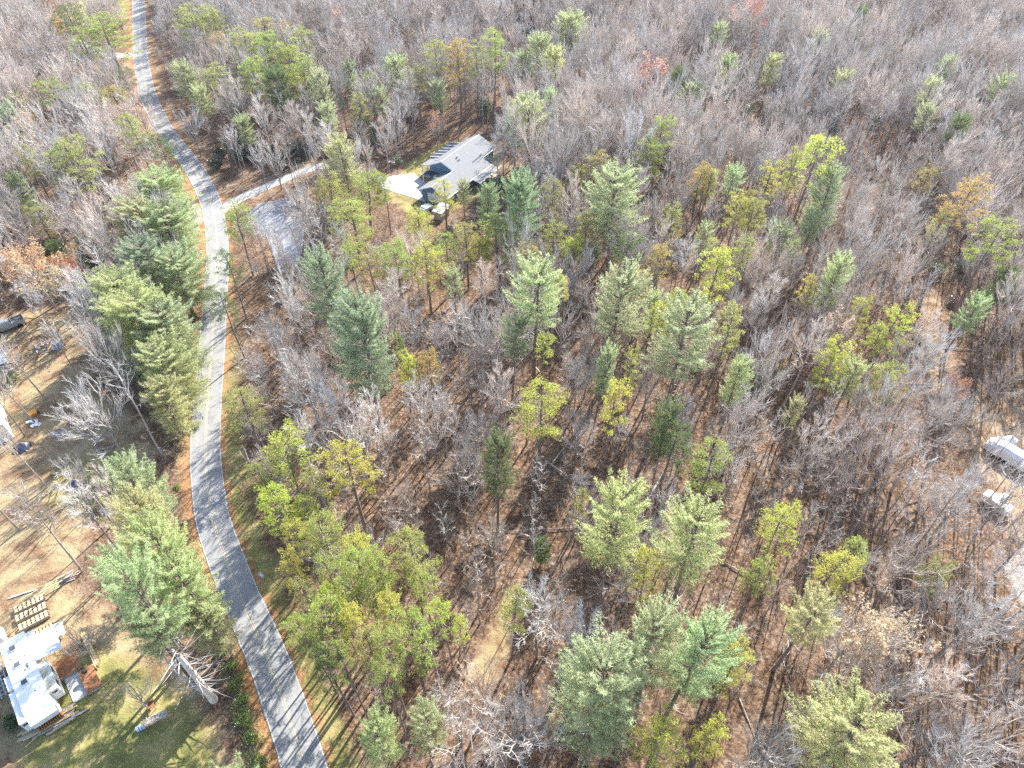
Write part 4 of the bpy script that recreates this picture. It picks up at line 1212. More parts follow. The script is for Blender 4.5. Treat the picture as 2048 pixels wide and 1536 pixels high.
    ('B', -66.82, 58.94, 14, 0, 0.6, 'slim', 'bare tree with thick dark trunk below the tarp-covered heap', 'dark bare tree below the tarp heap'),
    ('B', -56.31, 45.9, 17, 0, 0.6, 'slim', 'pale forked bare tree beside the lumber pile', 'pale forked tree by the lumber'),
    ('B', -49.7, 34.43, 7, 0, 0.6, 'broad', 'small crooked bare tree beside the camper deck', 'small crooked tree by the deck'),
    ('B', -40.59, 28.31, 7, 0, 0.6, 'broad', 'stunted twisted bare tree beside the plank table', 'stunted tree by the plank table'),
    ('B', -78.53, 89.69, 14, 0, 0.6, 'slim', 'pale bare tree rising beside the blue bin', 'pale tree by the blue bin'),
    ('B', -72.67, 81.54, 11, 0, 0.6, 'slim', 'thin leaning bare tree in shade of the roadside pines', 'thin leaning shaded tree'),
    ('B', -67.15, 51.82, 13, 0, 0.6, 'slim', 'bare tree leaning over the brown yard at the picture edge', 'bare edge tree over the yard'),
    ('B', -3.28, 27.24, 12, 0, 0.6, 'broad', 'pale bare tree with bushy crown at the lower edge', 'pale bushy bare tree'),
    ('B', -1.29, 24.18, 12, 0, 0.6, 'broad', 'whitish-limbed bare tree at the lower edge beside the pale bushy one', 'whitish-limbed bare tree'),
    ('B', -7.33, 25.69, 12, 0, 0.6, 'slim', 'thin pale bare tree beside the hazy pale pine', 'thin pale tree by the hazy pine'),
    ('B', 47.68, 32.2, 18, 0, 0.6, 'slim', 'long grey bare tree leaning towards the gravel drive', 'long grey tree by the gravel drive'),
    ('B', 47.48, 36.69, 12, 0, 0.6, 'slim', 'thin straight bare tree behind the round tan beech', 'thin straight tree by the beech'),
    ('B', 39.11, 27.77, 14, 0, 0.6, 'broad', 'forked bare tree whose trunk divides above striped leaf shadows', 'forked tree over striped shadows'),
    ('B', 60.76, 62.11, 17, 0, 0.6, 'broad', 'big grey fan-shaped bare tree with many pale limbs near the white trailers', 'big fan-shaped bare tree'),
    ('B', 56.37, 50.25, 15, 0, 0.6, 'broad', 'bare tree with greenish lichen limbs by the white trailer', 'lichen-limbed tree'),
    ('B', 74.55, 73.05, 12, 0, 0.6, 'broad', 'brown fine-twigged bare tree near the covered dome', 'fine-twigged brown tree'),
    ('B', 57.86, 33.36, 13, 0, 0.6, 'broad', 'brownish bare tree in the lower corner past the beech', 'brownish corner tree'),
    ('B', 51.96, 27.24, 12, 0, 0.6, 'broad', 'dense grey-pink bare tree in the lower corner', 'dense grey-pink corner tree'),
    ('B', -51.37, 111.22, 13, 0, 0.6, 'pole', None, None),
    ('B', -49.05, 108.74, 14, 0, 0.6, 'pole', None, None),
    ('B', -47.98, 110.72, 13, 0, 0.6, 'slim', None, None),
    ('B', -46.07, 107.77, 15, 0, 0.6, 'pole', None, None),
    ('B', -44.56, 106.33, 14, 0, 0.6, 'pole', None, None),
    ('B', -43.28, 107.44, 13, 0, 0.6, 'slim', None, None),
    ('B', -41.31, 104.75, 14, 0, 0.6, 'pole', None, None),
    ('B', -40.08, 107.93, 13, 0, 0.6, 'slim', None, None),
    ('B', -39.37, 112.06, 13, 0, 0.6, 'slim', None, None),
    ('B', -39.03, 116.37, 13, 0, 0.6, 'slim', None, None),
    ('B', -38.2, 119.96, 12, 0, 0.6, 'broad', None, None),
    ('B', -41.88, 122.75, 12, 0, 0.6, 'slim', None, None),
    ('B', -51.97, 117.26, 12, 0, 0.6, 'pole', None, None),
    ('B', -48.17, 115.49, 11, 0, 0.6, 'pole', None, None),
    ('B', 1.44, 93.74, 16, 0, 0.6, 'broad', None, None),
    ('B', -5.33, 80.94, 17, 0, 0.6, 'broad', None, None),
    ('B', -1.81, 65.42, 17, 0, 0.6, 'slim', None, None),
    ('B', -30.0, 70.94, 14, 0, 0.6, 'broad', None, None),
    ('B', 12.68, 38.91, 12, 0, 0.6, 'slim', 'thin grey bare tree with long trunk under the egg-shaped pine', 'thin grey tree under the egg-shaped pine'),
    ('B', 50.41, 108.74, 15, 0, 0.6, 'broad', 'pale sprawling bare tree between pines on the house-side wood', 'pale sprawling bare tree'),
    ('B', 49.72, 89.69, 15, 0, 0.6, 'broad', 'silvery bare tree with curling limbs beside the knobbly pine', 'silvery curling bare tree'),
    ('B', 42.12, 142.34, 18, 0, 0.6, 'broad', 'large silver bare tree in the upper grey woods', 'large silver bare tree'),
    ('B', -77.75, 160.7, 13, 0, 0.6, 'broad', 'silvery many-stemmed bare tree beside the upper road', 'silvery tree by the upper road'),
    ('B', -129.3, 235.38, 18, 0, 0.6, 'broad', 'dark forked bare tree at the side road turning before the meadow', 'dark forked tree at the turning'),
]

rnd = random.Random(2024)
CA, SA = math.cos(R(45)), math.sin(R(45))


def in_picture(x, y, z=0.0):
    """place in the photograph, in its own pixels, and distance"""
    dz = z - CAM_H
    f = y * CA - dz * SA
    u = y * SA + dz * CA
    return 1024 + 1366 * x / f, 768 - 1366 * u / f, f


def road_x(y):
    return float(np.interp(y, [p[1] for p in ROAD], [p[0] for p in ROAD]))


def clear_of_road(x, y, gap):
    L = arr(ROAD_S)
    d = np.hypot(L[:, 0] - x, L[:, 1] - y)
    i = int(d.argmin())
    if d[i] >= gap:
        return x, y
    v = np.array([x, y]) - L[i]
    if np.linalg.norm(v) < .05:
        v = np.array([1.0, 0.3])
    s = 1 if x > L[i, 0] else -1
    t = L[min(i + 1, len(L) - 1)] - L[max(i - 1, 0)]
    n = np.array([t[1], -t[0]]) / np.linalg.norm(t)
    if n[0] * s < 0:
        n = -n
    q = L[i] + n * gap
    return float(q[0]), float(q[1])


placed = []       # all single trees: dict
for k, x, y, h, r, cl, c, lab, ref in TREES:
    gap = 3.1 if k != 'B' else 3.4
    x, y = clear_of_road(x, y, gap)
    placed.append(dict(k=k, x=x, y=y, h=h, r=r, cl=cl, c=c, lab=lab, ref=ref))

# scattered leafless wood
SP = 3.4
XX, YY = np.meshgrid(np.arange(-250, 251, SP), np.arange(8, 345, SP))
rg = np.random.default_rng(77)
XX = XX + rg.uniform(-.46, .46, XX.shape) * SP
YY = YY + rg.uniform(-.46, .46, YY.shape) * SP
XX, YY = XX.ravel(), YY.ravel()
halfw = (YY + CAM_H) * CA * 1024 / 1366
ok = np.abs(XX) < halfw + 16
RX = np.interp(YY, [p[1] for p in ROAD], [p[0] for p in ROAD])
east = XX > RX
DR = d_line(XX, YY, ROAD)
ok &= DR > np.where(east, np.where(YY < 175, 8.0, 7.0), 4.6)
ok &= d_line(XX, YY, DRIVE) > 3.0
ok &= d_line(XX, YY, SIDE_ROAD) > 3.4
for p, m_ in ((POND, .8), (PAD, 2.0), (HOUSE_LAWN, 2.0), (MEADOW, 1.0), (YARD, -1.0), (CLEAR_RIGHT, -1.5), (GRAVEL_RIGHT, 1.0), (BROWN_PATH, .8), (TRACK, .3), (PULL_OFF, .5)):
    ok &= inside(XX, YY, p) < -m_
# thinner where the photograph shows open floor or solid pine
open_floor = [(-24, 30, 16), (-14, 52, 9), (18, 52, 13), (42, 30, 17), (12, 70, 8), (-30, 45, 12), (50, 62, 10), (38, 118, 14), (-4, 44, 10), (28, 34, 10)]
keep = .90 + .08 * sm(YY, 75, 150)
patch = np.sin(XX * .11 + 2 * np.sin(YY * .05)) * np.cos(YY * .09 + 1.5 * np.sin(XX * .043)) + .5 * np.sin(XX * .27 + YY * .21)
keep = keep * np.where(YY > 90, .92 + .5 * patch, 1.0).clip(.25, 1.6)
keep = np.where((XX > -30) & (XX < 2) & (YY > 110) & (YY < 138), .30, keep)          # open ground below the house
keep = np.where((XX > -62) & (XX < -36) & (YY > 96) & (YY < 112), .55, keep)         # and below the pond
keep = np.where((XX > 60) & (XX < 80) & (YY > 60) & (YY < 100), .3, keep)
for ox, oy, orr in open_floor:
    keep = np.where(np.hypot(XX - ox, YY - oy) < orr, 0.72, keep)
keep = np.where((XX < np.interp(YY, [p[1] for p in ROAD], [p[0] for p in ROAD])) & (YY < 60), .25, keep)
for t in placed:
    if t['k'] != 'B':
        keep = np.where(np.hypot(XX - t['x'], YY - t['y']) < min(2.6, t['r'] * .7), .0, keep)
        keep = np.where(np.hypot(XX - t['x'] * .955, YY - t['y'] + 4.0) < 3.0, .25, keep)
ok &= rg.random(XX.shape) < keep
XX, YY, east, DR = XX[ok], YY[ok], east[ok], DR[ok]
HH = rg.uniform(10.0, 17.0, XX.shape) * (1 + .18 * np.sin(XX * .05 + 1) * np.cos(YY * .043))
HH = np.where(east & (DR < 14), HH * (.55 + .45 * (DR[:] - 7) / 7.0).clip(.5, 1), HH)
HH = np.where(YY > 130, HH * 1.12, HH)
HH = np.where((XX > -32) & (XX < 4) & (YY > 108) & (YY < 139), HH * .42, HH)
HH = np.where((XX > -62) & (XX < -36) & (YY > 88) & (YY < 113), HH * .6, HH)
hr = rg.random(XX.shape)
habit = np.where(hr < .55, 'pole', np.where(hr < .82, 'slim', 'broad'))          # slim?
cand = []
for i in range(len(XX)):
    px, py, f = in_picture(XX[i], YY[i], HH[i] * .6)
    bx, by, _ = in_picture(XX[i], YY[i], 0)
    vis = 25 < px < 2023 and 20 < py < 1500 and 0 < by < 1530
    cand.append((HH[i] / f if vis else 0, i))
cand.sort(reverse=True)
N_SINGLE = 250
single = {i for s, i in cand[:N_SINGLE]}
for s, i in cand[:N_SINGLE]:
    placed.append(dict(k='B', x=float(XX[i]), y=float(YY[i]), h=float(HH[i]), r=0, cl=.6, c=str(habit[i]), lab=None, ref=None))

# ------------------------------------------------------------------ labels for the trees that have none: where they stand beside one that has a name
marks = [dict(x=t['x'], y=t['y'], ref=t['ref']) for t in placed if t['ref']]
marks += [dict(x=-15.0, y=148.0, ref='grey-roofed house'), dict(x=-50.0, y=126.0, ref='pond'), dict(x=-54.0, y=31.0, ref='white camper'), dict(x=-32.0, y=44.0, ref='mailbox'),
          dict(x=73.5, y=64.5, ref='covered grey trailer'), dict(x=70.6, y=77.5, ref='yellow pallet'), dict(x=-140, y=262, ref='bright meadow')]
for m_ in marks:
    m_['p'] = in_picture(m_['x'], m_['y'])[:2]
ORD = ['first', 'second', 'third', 'fourth', 'fifth', 'sixth', 'seventh', 'eighth', 'ninth', 'tenth', 'eleventh', 'twelfth', 'thirteenth', 'fourteenth', 'fifteenth', 'sixteenth', 'seventeenth', 'eighteenth']
WORD = {'W': 'feathery pine', 'Y': 'clumpy-crowned pine', 'B': 'leafless tree', 'R': 'leafy tree'}
CNAME = {'sage': 'grey-green', 'blue': 'blue-green', 'pale': 'pale green', 'dark': 'dark green', 'bright': 'lime', 'green': 'green', 'yellow': 'yellow-green', 'gold': 'gold', 'olive': 'olive', 'slim': 'slim', 'broad': 'spreading', 'pole': 'pole-thin'}
bins = {}
for t in placed:
    if t['lab']:
        continue
    p = in_picture(t['x'], t['y'])[:2]
    m_ = min((q for q in marks), key=lambda q: (q['p'][0] - p[0]) ** 2 + (q['p'][1] - p[1]) ** 2)
    dx, dy = p[0] - m_['p'][0], p[1] - m_['p'][1]
    if abs(dy) > abs(dx):
        way = 'in front of the' if dy > 0 else 'behind the'
    else:
        roadward = (dx < 0) == (t['x'] > road_x(t['y']))
        way = 'on the road side of the' if roadward else 'on the far side of the'
    bins.setdefault((CNAME[t['c']] + ' ' + WORD[t['k']], way, m_['ref']), []).append((math.hypot(dx, dy), t))
for (what, way, ref), lst in bins.items():
    lst.sort(key=lambda q: q[0])
    for n, (d, t) in enumerate(lst):
        t['lab'] = ('%s %s %s' % (what, way, ref)) if len(lst) == 1 else ('%s %s %s %s' % (ORD[n], what, way, ref))
        if len(t['lab'].split()) > 15:
            t['lab'] = t['lab'].replace('on the road side of the', 'roadward of the').replace('on the far side of the', 'beyond the')

# ------------------------------------------------------------------ build the single trees
KIND = {'W': ('white_pine', 'pine tree', 'feathery pines'), 'Y': ('yellow_pine', 'pine tree', 'clumpy-crowned pines'), 'B': ('bare_tree', 'bare tree', 'leafless trees of the wood'), 'R': ('oak_tree', 'tree', 'trees still holding autumn leaves')}
hz = height(np.array([t['x'] for t in placed]), np.array([t['y'] for t in placed]))
proto = {}        # first single tree of each leafless form, for the far woodland
nW = nY = nB = 0
for t, gz in zip(placed, hz):
    k = t['k']
    if k == 'W':
        i = min(range(len(WP)), key=lambda j: abs(WCL[j] - t['cl'] + (.12 if t['x'] > road_x(t['y']) else 0)) + rnd.uniform(0, .14))
        me, s = WP[i], (t['r'] / 4.0 * 1.0, t['r'] / 4.0 * 1.0, t['h'] / 22.0)
    elif k == 'Y':
        i = min(range(len(YP)), key=lambda j: abs(YCL[j] - t['cl'] + .05) + rnd.uniform(0, .12))
        me, s = YP[i], (t['r'] / 3.0 * 1.02, t['r'] / 3.0 * 1.02, t['h'] / 18.0)
    elif k == 'R':
        me = LEAFY[rnd.randrange(2)]
        s = (t['r'] / 4.2, t['r'] / 4.2, t['h'] / 15.0)
    else:
        i = rnd.randrange(5)
        me = {'slim': SLIM, 'broad': BROAD, 'pole': POLE}[t['c']][i]
        q = t['h'] / 15.0
        s = (q * rnd.uniform(.85, 1.1), q * rnd.uniform(.85, 1.1), q)
    name, cat, grp = KIND[k]
    root = new_obj(name, None, None, (t['x'], t['y'], float(gz) - .05), (R(rnd.uniform(-2.5, 2.5)), R(rnd.uniform(-2.5, 2.5)), rnd.uniform(0, 6.28)), s)
    tag(root, t['lab'], cat, grp)
    a = new_obj('trunk', me[0], root)
    b = new_obj('crown', me[1], root)
    if k != 'B':
        c = COLOR[t['c']]
        j = [rnd.uniform(.93, 1.07) for _ in range(3)]
        b.color = (c[0] * j[0], c[1] * j[1], c[2] * j[2], 1)
    else:
        key = (t['c'], i)
        proto.setdefault(key, (a, b))


# ------------------------------------------------------------------ the rest of the wood and the undergrowth: too many to count
def scatter(name, pts, rot, scl, idx, forms):
    """one object whose points carry whole plants; forms: list of lists of objects"""
    me = bpy.data.meshes.new(name)
    me.vertices.add(len(pts))
    me.vertices.foreach_set('co', np.asarray(pts, float).ravel())
    for nme, typ, key, val in (('turn', 'FLOAT_VECTOR', 'vector', rot), ('size', 'FLOAT_VECTOR', 'vector', scl), ('form', 'INT', 'value', idx)):
        at = me.attributes.new(nme, typ, 'POINT')
        at.data.foreach_set(key, np.asarray(val, np.int32 if typ == 'INT' else np.float32).ravel())
    o = new_obj(name, me)
    ng = bpy.data.node_groups.new(name, 'GeometryNodeTree')
    ng.interface.new_socket('Geometry', in_out='INPUT', socket_type='NodeSocketGeometry')
    ng.interface.new_socket('Geometry', in_out='OUTPUT', socket_type='NodeSocketGeometry')
    N, L = ng.nodes, ng.links
    gi, go = N.new('NodeGroupInput'), N.new('NodeGroupOutput')
    iop = N.new('GeometryNodeInstanceOnPoints')
    allj = N.new('GeometryNodeJoinGeometry')
    for form in forms:
        fj = N.new('GeometryNodeJoinGeometry')
        for ob in form:
            oi = N.new('GeometryNodeObjectInfo')
            oi.transform_space = 'ORIGINAL'
            oi.inputs['Object'].default_value = ob
            L.new(oi.outputs['Geometry'], fj.inputs[0])
        g2 = N.new('GeometryNodeGeometryToInstance')
        L.new(fj.outputs[0], g2.inputs[0])
        L.new(g2.outputs[0], allj.inputs[0])

    def named(n, typ):
        a = N.new('GeometryNodeInputNamedAttribute')
        a.data_type = typ
        a.inputs['Name'].default_value = n
        return a.outputs['Attribute']
    L.new(gi.outputs[0], iop.inputs['Points'])
    L.new(allj.outputs[0], iop.inputs['Instance'])
    iop.inputs['Pick Instance'].default_value = True
    L.new(named('form', 'INT'), iop.inputs['Instance Index'])
    e2r = N.new('FunctionNodeEulerToRotation')
    L.new(named('turn', 'FLOAT_VECTOR'), e2r.inputs[0])
    L.new(e2r.outputs[0], iop.inputs['Rotation'])
    L.new(named('size', 'FLOAT_VECTOR'), iop.inputs['Scale'])
    L.new(iop.outputs[0], go.inputs[0])
    md = o.modifiers.new('plants', 'NODES')
    md.node_group = ng
    return o


rest = np.array([i for i in range(len(XX)) if i not in single])
n = len(rest)
q = HH[rest] / 15.0
forms = [list(v) for kk, v in sorted(proto.items())]
keys = sorted(proto)
nf = len(forms)
idx = np.zeros(n, int)
for hb in ('pole', 'slim', 'broad'):
    own = np.array([i for i, kk in enumerate(keys) if kk[0] == hb])
    idx = np.where(habit[rest] == hb, own[rg.integers(0, len(own), n)], idx)
wood = scatter('woodland', np.stack([XX[rest], YY[rest], height(XX[rest], YY[rest]) - .05], 1),
               np.stack([rg.uniform(-.05, .05, n), rg.uniform(-.05, .05, n), rg.uniform(0, 6.28, n)], 1),
               np.stack([q * rg.uniform(.85, 1.1, n), q * rg.uniform(.85, 1.1, n), q], 1), idx, forms)
tag(wood, 'grey leafless woodland filling the ground between and behind the pines', 'woodland', None, 'stuff')

bshape = [MBm for MBm in (brush(91), brush(92, 7, 1.4), brush(93, 11, 2.6), brush(94, 8, 3.2))]
# undergrowth: one seed plant of each form stands in the scene as part of the mass
nb = 4400
bx = rg.uniform(-230, 230, nb * 3)
by = rg.uniform(10, 320, nb * 3)
okb = (np.abs(bx) < (by + CAM_H) * CA * 1024 / 1366 + 6) & (d_line(bx, by, ROAD) > 4.4) & (d_line(bx, by, DRIVE) > 2.6) & (d_line(bx, by, SIDE_ROAD) > 3)
for p, m_ in ((POND, .5), (PAD, 1), (HOUSE_LAWN, .5), (MEADOW, 1), (YARD, -1.5), (GRAVEL_RIGHT, .5), (TRACK, .2), (PULL_OFF, .3)):
    okb &= inside(bx, by, p) < -m_
okb &= rg.random(bx.shape) < np.where(by < 130, .95, .45) * np.where(inside(bx, by, BROWN_PATH) > 0, .15, 1)
bx, by = bx[okb][:nb], by[okb][:nb]
n = len(bx)
src = [new_obj('brush_shoots', m_, None, (float(bx[i]), float(by[i]), float(height(bx[i:i + 1], by[i:i + 1])[0]))) for i, m_ in enumerate(bshape)]
sc = rg.uniform(.7, 1.5, (n, 1))
under = scatter('undergrowth', np.stack([bx, by, height(bx, by)], 1), np.stack([np.zeros(n), np.zeros(n), rg.uniform(0, 6.28, n)], 1), np.repeat(sc, 3, 1), rg.integers(0, 4, n), [[s] for s in src])
tag(under, 'thin grey brush and saplings over the leaf litter', 'undergrowth', None, 'stuff')
for s in src:
    s.parent = under
    tag(s, kind='stuff')

# ------------------------------------------------------------------ evergreen shrubs
SH = [leaf_shrub(101), leaf_shrub(102, 700), leaf_shrub(103, 1200, .13)]


# evergreen understory under the leafless wood
nu = 520
ux = rg.uniform(-200, 210, nu * 5)
uy = rg.uniform(70, 320, nu * 5)
oku = (np.abs(ux) < (uy + CAM_H) * CA * 1024 / 1366 + 6) & (d_line(ux, uy, ROAD) > 6) & (d_line(ux, uy, DRIVE) > 3.5) & (d_line(ux, uy, SIDE_ROAD) > 4)
for p, m_ in ((POND, 1.5), (PAD, 2), (HOUSE_LAWN, 1.5), (MEADOW, 2), (YARD, 1), (CLEAR_RIGHT, 1), (BROWN_PATH, 1), (PULL_OFF, 1)):
    oku &= inside(ux, uy, p) < -m_
oku &= rg.random(ux.shape) < (.12 + .35 * sm(uy, 120, 200)) * (.5 + np.sin(ux * .06 + 1) * np.cos(uy * .05)).clip(.1, 1)
ux, uy = ux[oku][:nu], uy[oku][:nu]
n = len(ux)
seeds = []
for i, (st_, fo_) in enumerate(SH):
    z_ = float(height(ux[i:i + 1], uy[i:i + 1])[0])
    seeds.append([new_obj('shrub_stem', st_, None, (float(ux[i]), float(uy[i]), z_)), new_obj('shrub_leaves', fo_, None, (float(ux[i]), float(uy[i]), z_))])
k_ = rg.uniform(.8, 2.0, n)
low = scatter('evergreen_understory', np.stack([ux, uy, height(ux, uy)], 1), np.stack([np.zeros(n), np.zeros(n), rg.uniform(0, 6.28, n)], 1), np.stack([k_, k_, k_ * rg.uniform(1.0, 2.0, n)], 1), rg.integers(0, 3, n), seeds)
low.color = (0.20, 0.25, 0.15, 1)
tag(low, 'dull green evergreen understory scattered below the grey leafless wood', 'understory', None, 'stuff')
for pair in seeds:
    for s in pair:
        s.parent = low
        s.color = (0.20, 0.25, 0.15, 1)
        tag(s, kind='stuff')


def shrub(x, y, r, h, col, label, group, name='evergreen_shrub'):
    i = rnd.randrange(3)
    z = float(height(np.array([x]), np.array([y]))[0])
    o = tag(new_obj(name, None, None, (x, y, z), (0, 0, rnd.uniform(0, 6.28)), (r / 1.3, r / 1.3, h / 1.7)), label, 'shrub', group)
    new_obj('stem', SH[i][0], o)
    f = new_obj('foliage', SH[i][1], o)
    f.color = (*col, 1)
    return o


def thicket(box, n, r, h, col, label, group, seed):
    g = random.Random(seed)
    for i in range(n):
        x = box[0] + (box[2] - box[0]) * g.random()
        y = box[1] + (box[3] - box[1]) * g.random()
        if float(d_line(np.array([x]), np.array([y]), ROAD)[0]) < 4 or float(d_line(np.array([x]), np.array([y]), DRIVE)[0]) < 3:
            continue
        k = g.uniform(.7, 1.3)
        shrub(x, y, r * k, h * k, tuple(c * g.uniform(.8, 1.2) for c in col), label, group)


DKG = (0.055, 0.085, 0.04)
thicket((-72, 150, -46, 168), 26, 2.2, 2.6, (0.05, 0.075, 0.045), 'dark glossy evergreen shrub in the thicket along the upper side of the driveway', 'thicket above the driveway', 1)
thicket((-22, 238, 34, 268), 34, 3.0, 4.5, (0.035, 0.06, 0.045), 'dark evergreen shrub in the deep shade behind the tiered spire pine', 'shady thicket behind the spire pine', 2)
thicket((110, 160, 165, 235), 46, 2.4, 2.8, (0.10, 0.125, 0.085), 'grey-green glossy shrub under the grey upper woods', 'glossy shrubs in the upper woods', 3)
thicket((-110, 118, -84, 140), 16, 1.8, 2.0, (0.10, 0.12, 0.06), 'dull green evergreen shrub in the wood above the pickup', 'shrubs above the pickup', 4)
thicket((82, 100, 104, 122), 14, 2.0, 2.4, (0.17, 0.19, 0.13), 'pale glossy shrub behind the gold-orange leaning pine', 'pale shrubs behind the gold pine', 5)
for i, (x, y, r, h) in enumerate([(-35.2, 36.4, 1.3, 1.6), (-34.4, 34.6, 1.0, 1.1), (-32.6, 33.0, 1.2, 1.3), (-31.4, 31.0, 1.4, 1.5), (-30.4, 29.3, 1.2, 1.2), (-29.6, 27.4, 1.5, 1.4), (-28.2, 25.2, 1.4, 1.3), (-27.0, 22.6, 1.6, 1.6)]):
    shrub(x, y, r, h, (0.16, 0.22, 0.05), ORD[i] + ' green leafy bush between road and yard, counting from the old pine', 'green bushes on the yard verge', 'verge_bush')
for i, (x, y, r, h) in enumerate([(-48.6, 57.0, .8, .6), (-48.2, 59.0, .7, .5), (-49.4, 70.5, 1.0, 1.1), (-58.0, 96.5, 1.3, 1.4), (-58.4, 92.0, 1.0, 1.0)]):
    shrub(x, y, r, h, (0.19, 0.23, 0.06), 'low green weed clump on the red clay verge by the roadside row', 'weed clumps on the clay verge', 'verge_bush')
shrub(-54.9, 26.6, 1.3, 2.0, (0.045, 0.10, 0.03), 'dark green rounded evergreen shrub in front of the camper nose', None)
shrub(-57.6, 27.2, 1.4, 2.2, (0.20, 0.26, 0.07), 'bright green bush at the picture edge beside the camper', None)
shrub(-83.0, 80.0, 1.8, 1.6, (0.12, 0.16, 0.06), 'dull green bush beside the rusty-roofed shed', None)

# ------------------------------------------------------------------ fallen logs
LOGS = [
    ((4.9, 63.5), (8.8, 60.0), .20, 'long grey fallen log lying below the round mop-headed pine', 4),
    ((5.6, 62.4), (7.9, 66.1), .17, 'short grey log crossing behind the long grey fallen one', 0),
    ((9.1, 59.8), (23.8, 56.8), .11, 'very long thin pale fallen trunk across the brown forest floor', 7),
    ((19.6, 57.4), (22.6, 62.3), .18, 'pale broken log leaning at the dark bushy pine', 2),
    ((1.0, 51.2), (5.2, 49.8), .19, 'grey log on the slope below the dark patchy pine', 2),
    ((9.6, 52.3), (-0.9, 51.6), .09, 'thin pale fallen pole behind the grey slope log', 5),
    ((31.0, 24.1), (35.2, 24.5), .13, 'pale log lying across striped shadows at the lower edge', 1),
    ((32.2, 27.2), (38.1, 32.2), .10, 'slanting brown fallen pole among the striped leaf shadows', 2),
    ((39.1, 28.8), (40.7, 27.2), .09, 'short pale broken pole under the forked tree', 0),
    ((-2.8, 29.1), (-0.4, 28.5), .11, 'short tan log at the foot of the pale bushy bare tree', 0),
    ((-2.7, 76.3), (1.3, 70.9), .13, 'whitish bent fallen trunk beside the narrow bare-trunked pine', 3),
    ((-37.6, 32.5), (-32.8, 34.3), .10, 'dead grey bough lying at the foot of the old pine', 8),
    ((25.8, 29.4), (26.9, 22.4), .08, 'thin pale pole lying beside the narrow lime pine', 1),
    ((75.0, 88.4), (79.6, 87.7), .12, 'dark fallen log across the brown path', 2),
    ((46.5, 38.9), (50.9, 41.9), .10, 'grey pole fallen behind the round tan beech', 3),
    ((-44.0, 174.7), (-41.1, 177.1), .22, 'dark log lying in the wood above the driveway', 0),
    ((14.0, 44.5), (19.5, 47.0), .10, 'thin grey fallen pole behind the small lime tufted pine', 4),
    ((27.5, 47.0), (31.5, 44.2), .12, 'brown log lying between the bright green pine and the fluffy one', 2),
    ((-8.0, 64.5), (-5.2, 61.0), .12, 'grey fallen branch under the leafless trees near the dark patchy pine', 4),
]
for (x0, y0), (x1, y1), r, lab, tw in LOGS:
    g = random.Random(int(x0 * 100))
    za, zb = height(np.array([x0, x1]), np.array([y0, y1]))
    L = math.hypot(x1 - x0, y1 - y0)
    o = thing('fallen_log', lab, 'log', (x0, y0, float(za)), math.atan2(y1 - y0, x1 - x0))
    dz = float(zb - za)
    n = 6
    pts = [(L * i / n, g.uniform(-.03, .03) * L * .4, r * 1.0 + .12 + dz * i / n + g.uniform(-.03, .05)) for i in range(n + 1)]
    MB().tube(pts, [r * (1 - .55 * i / n) for i in range(n + 1)], 7, cap=True).build('stem', M['log'], o, True)
    for k in range(tw):
        t = g.uniform(.25, .98)
        q = t * n
        j = min(n - 1, int(q))
        p = [pts[j][c] + (pts[j + 1][c] - pts[j][c]) * (q - j) for c in range(3)]
        a = g.choice((-1, 1)) * g.uniform(.4, 1.2)
        l2 = g.uniform(.7, 2.2)
        m_ = (p[0] + math.cos(a) * l2 * .55, p[1] + math.sin(a) * l2 * .55, p[2] + g.uniform(.0, .4))
        e_ = (p[0] + math.cos(a * .8) * l2, p[1] + math.sin(a * .8) * l2, p[2] + g.uniform(.1, .7))
        MB().tube([p, m_, e_], [r * .35, r * .24, .012], 4).build('dead_branch', M['dead_bark'], o)

# dead boughs of the old pine in the yard: long bare grey arms low on its trunk, and its bare second stem
old = next(o for o in bpy.data.objects if o.get('label', '').startswith('old pine with a thick pale trunk'))
g = random.Random(8)
inv = Matrix.LocRotScale(old.location, old.rotation_euler, old.scale).inverted()


def old_part(name, pts, rad, mt, sides=5):
    q = [tuple(inv @ Vector((old.location.x + p[0], old.location.y + p[1], old.location.z + p[2]))) for p in pts]
    k = 1 / old.scale[0]
    MB().tube(q, [r * k for r in rad], sides).build(name, mt, old, True)


for i in range(46):
    z = g.uniform(2.0, 13.5)
    az = g.uniform(0, 6.28)
    L = g.uniform(1.2, 4.2)
    pts = [(0, 0, z)]
    for k in range(3):
        az += g.uniform(-.25, .25)
        p = pts[-1]
        pts.append((p[0] + math.cos(az) * L / 3, p[1] + math.sin(az) * L / 3, p[2] + g.uniform(-.1, .28) * L / 3))
    old_part('dead_bough', pts, [.06, .045, .03, .012], M['dead_bark'], 4)
old_part('second_stem', [(0.1, -.1, .6), (-1.2, .3, 3.0), (-1.9, .4, 6.0), (-2.2, .5, 9.0), (-2.3, .8, 12.5)], [.22, .19, .15, .10, .05], M['dead_bark'], 6)
old_part('thick_trunk', [(0, 0, -.4), (0, 0, 2), (.02, .03, 7), (0, .02, 12)], [.50, .42, .34, .25], M['dead_bark'], 8)

# ------------------------------------------------------------------ the house
HU = math.atan2(.86, .51)
house = thing('house', 'long grey-roofed ranch house with dark blue walls in the forest clearing', 'house', (-17.5, 138.0, 0), HU)
house.scale = (1.0, 1.0, 0.88)
SLOPE = .507


def zr(w):
    return 6.2 - SLOPE * (w + 3.2)


def extrude(sec, u0, u1):
    """cross-section (w, z) run along the house from u0 to u1"""
    b = MB()
    k = len(sec)
    b.v = [(u0, -w, z) for w, z in sec] + [(u1, -w, z) for w, z in sec]
    b.f = [tuple(range(k)), tuple(range(2 * k - 1, k - 1, -1))] + [(i, i + k, (i + 1) % k + k, (i + 1) % k) for i in range(k)]
    b.m = [0] * len(b.f)
    return b


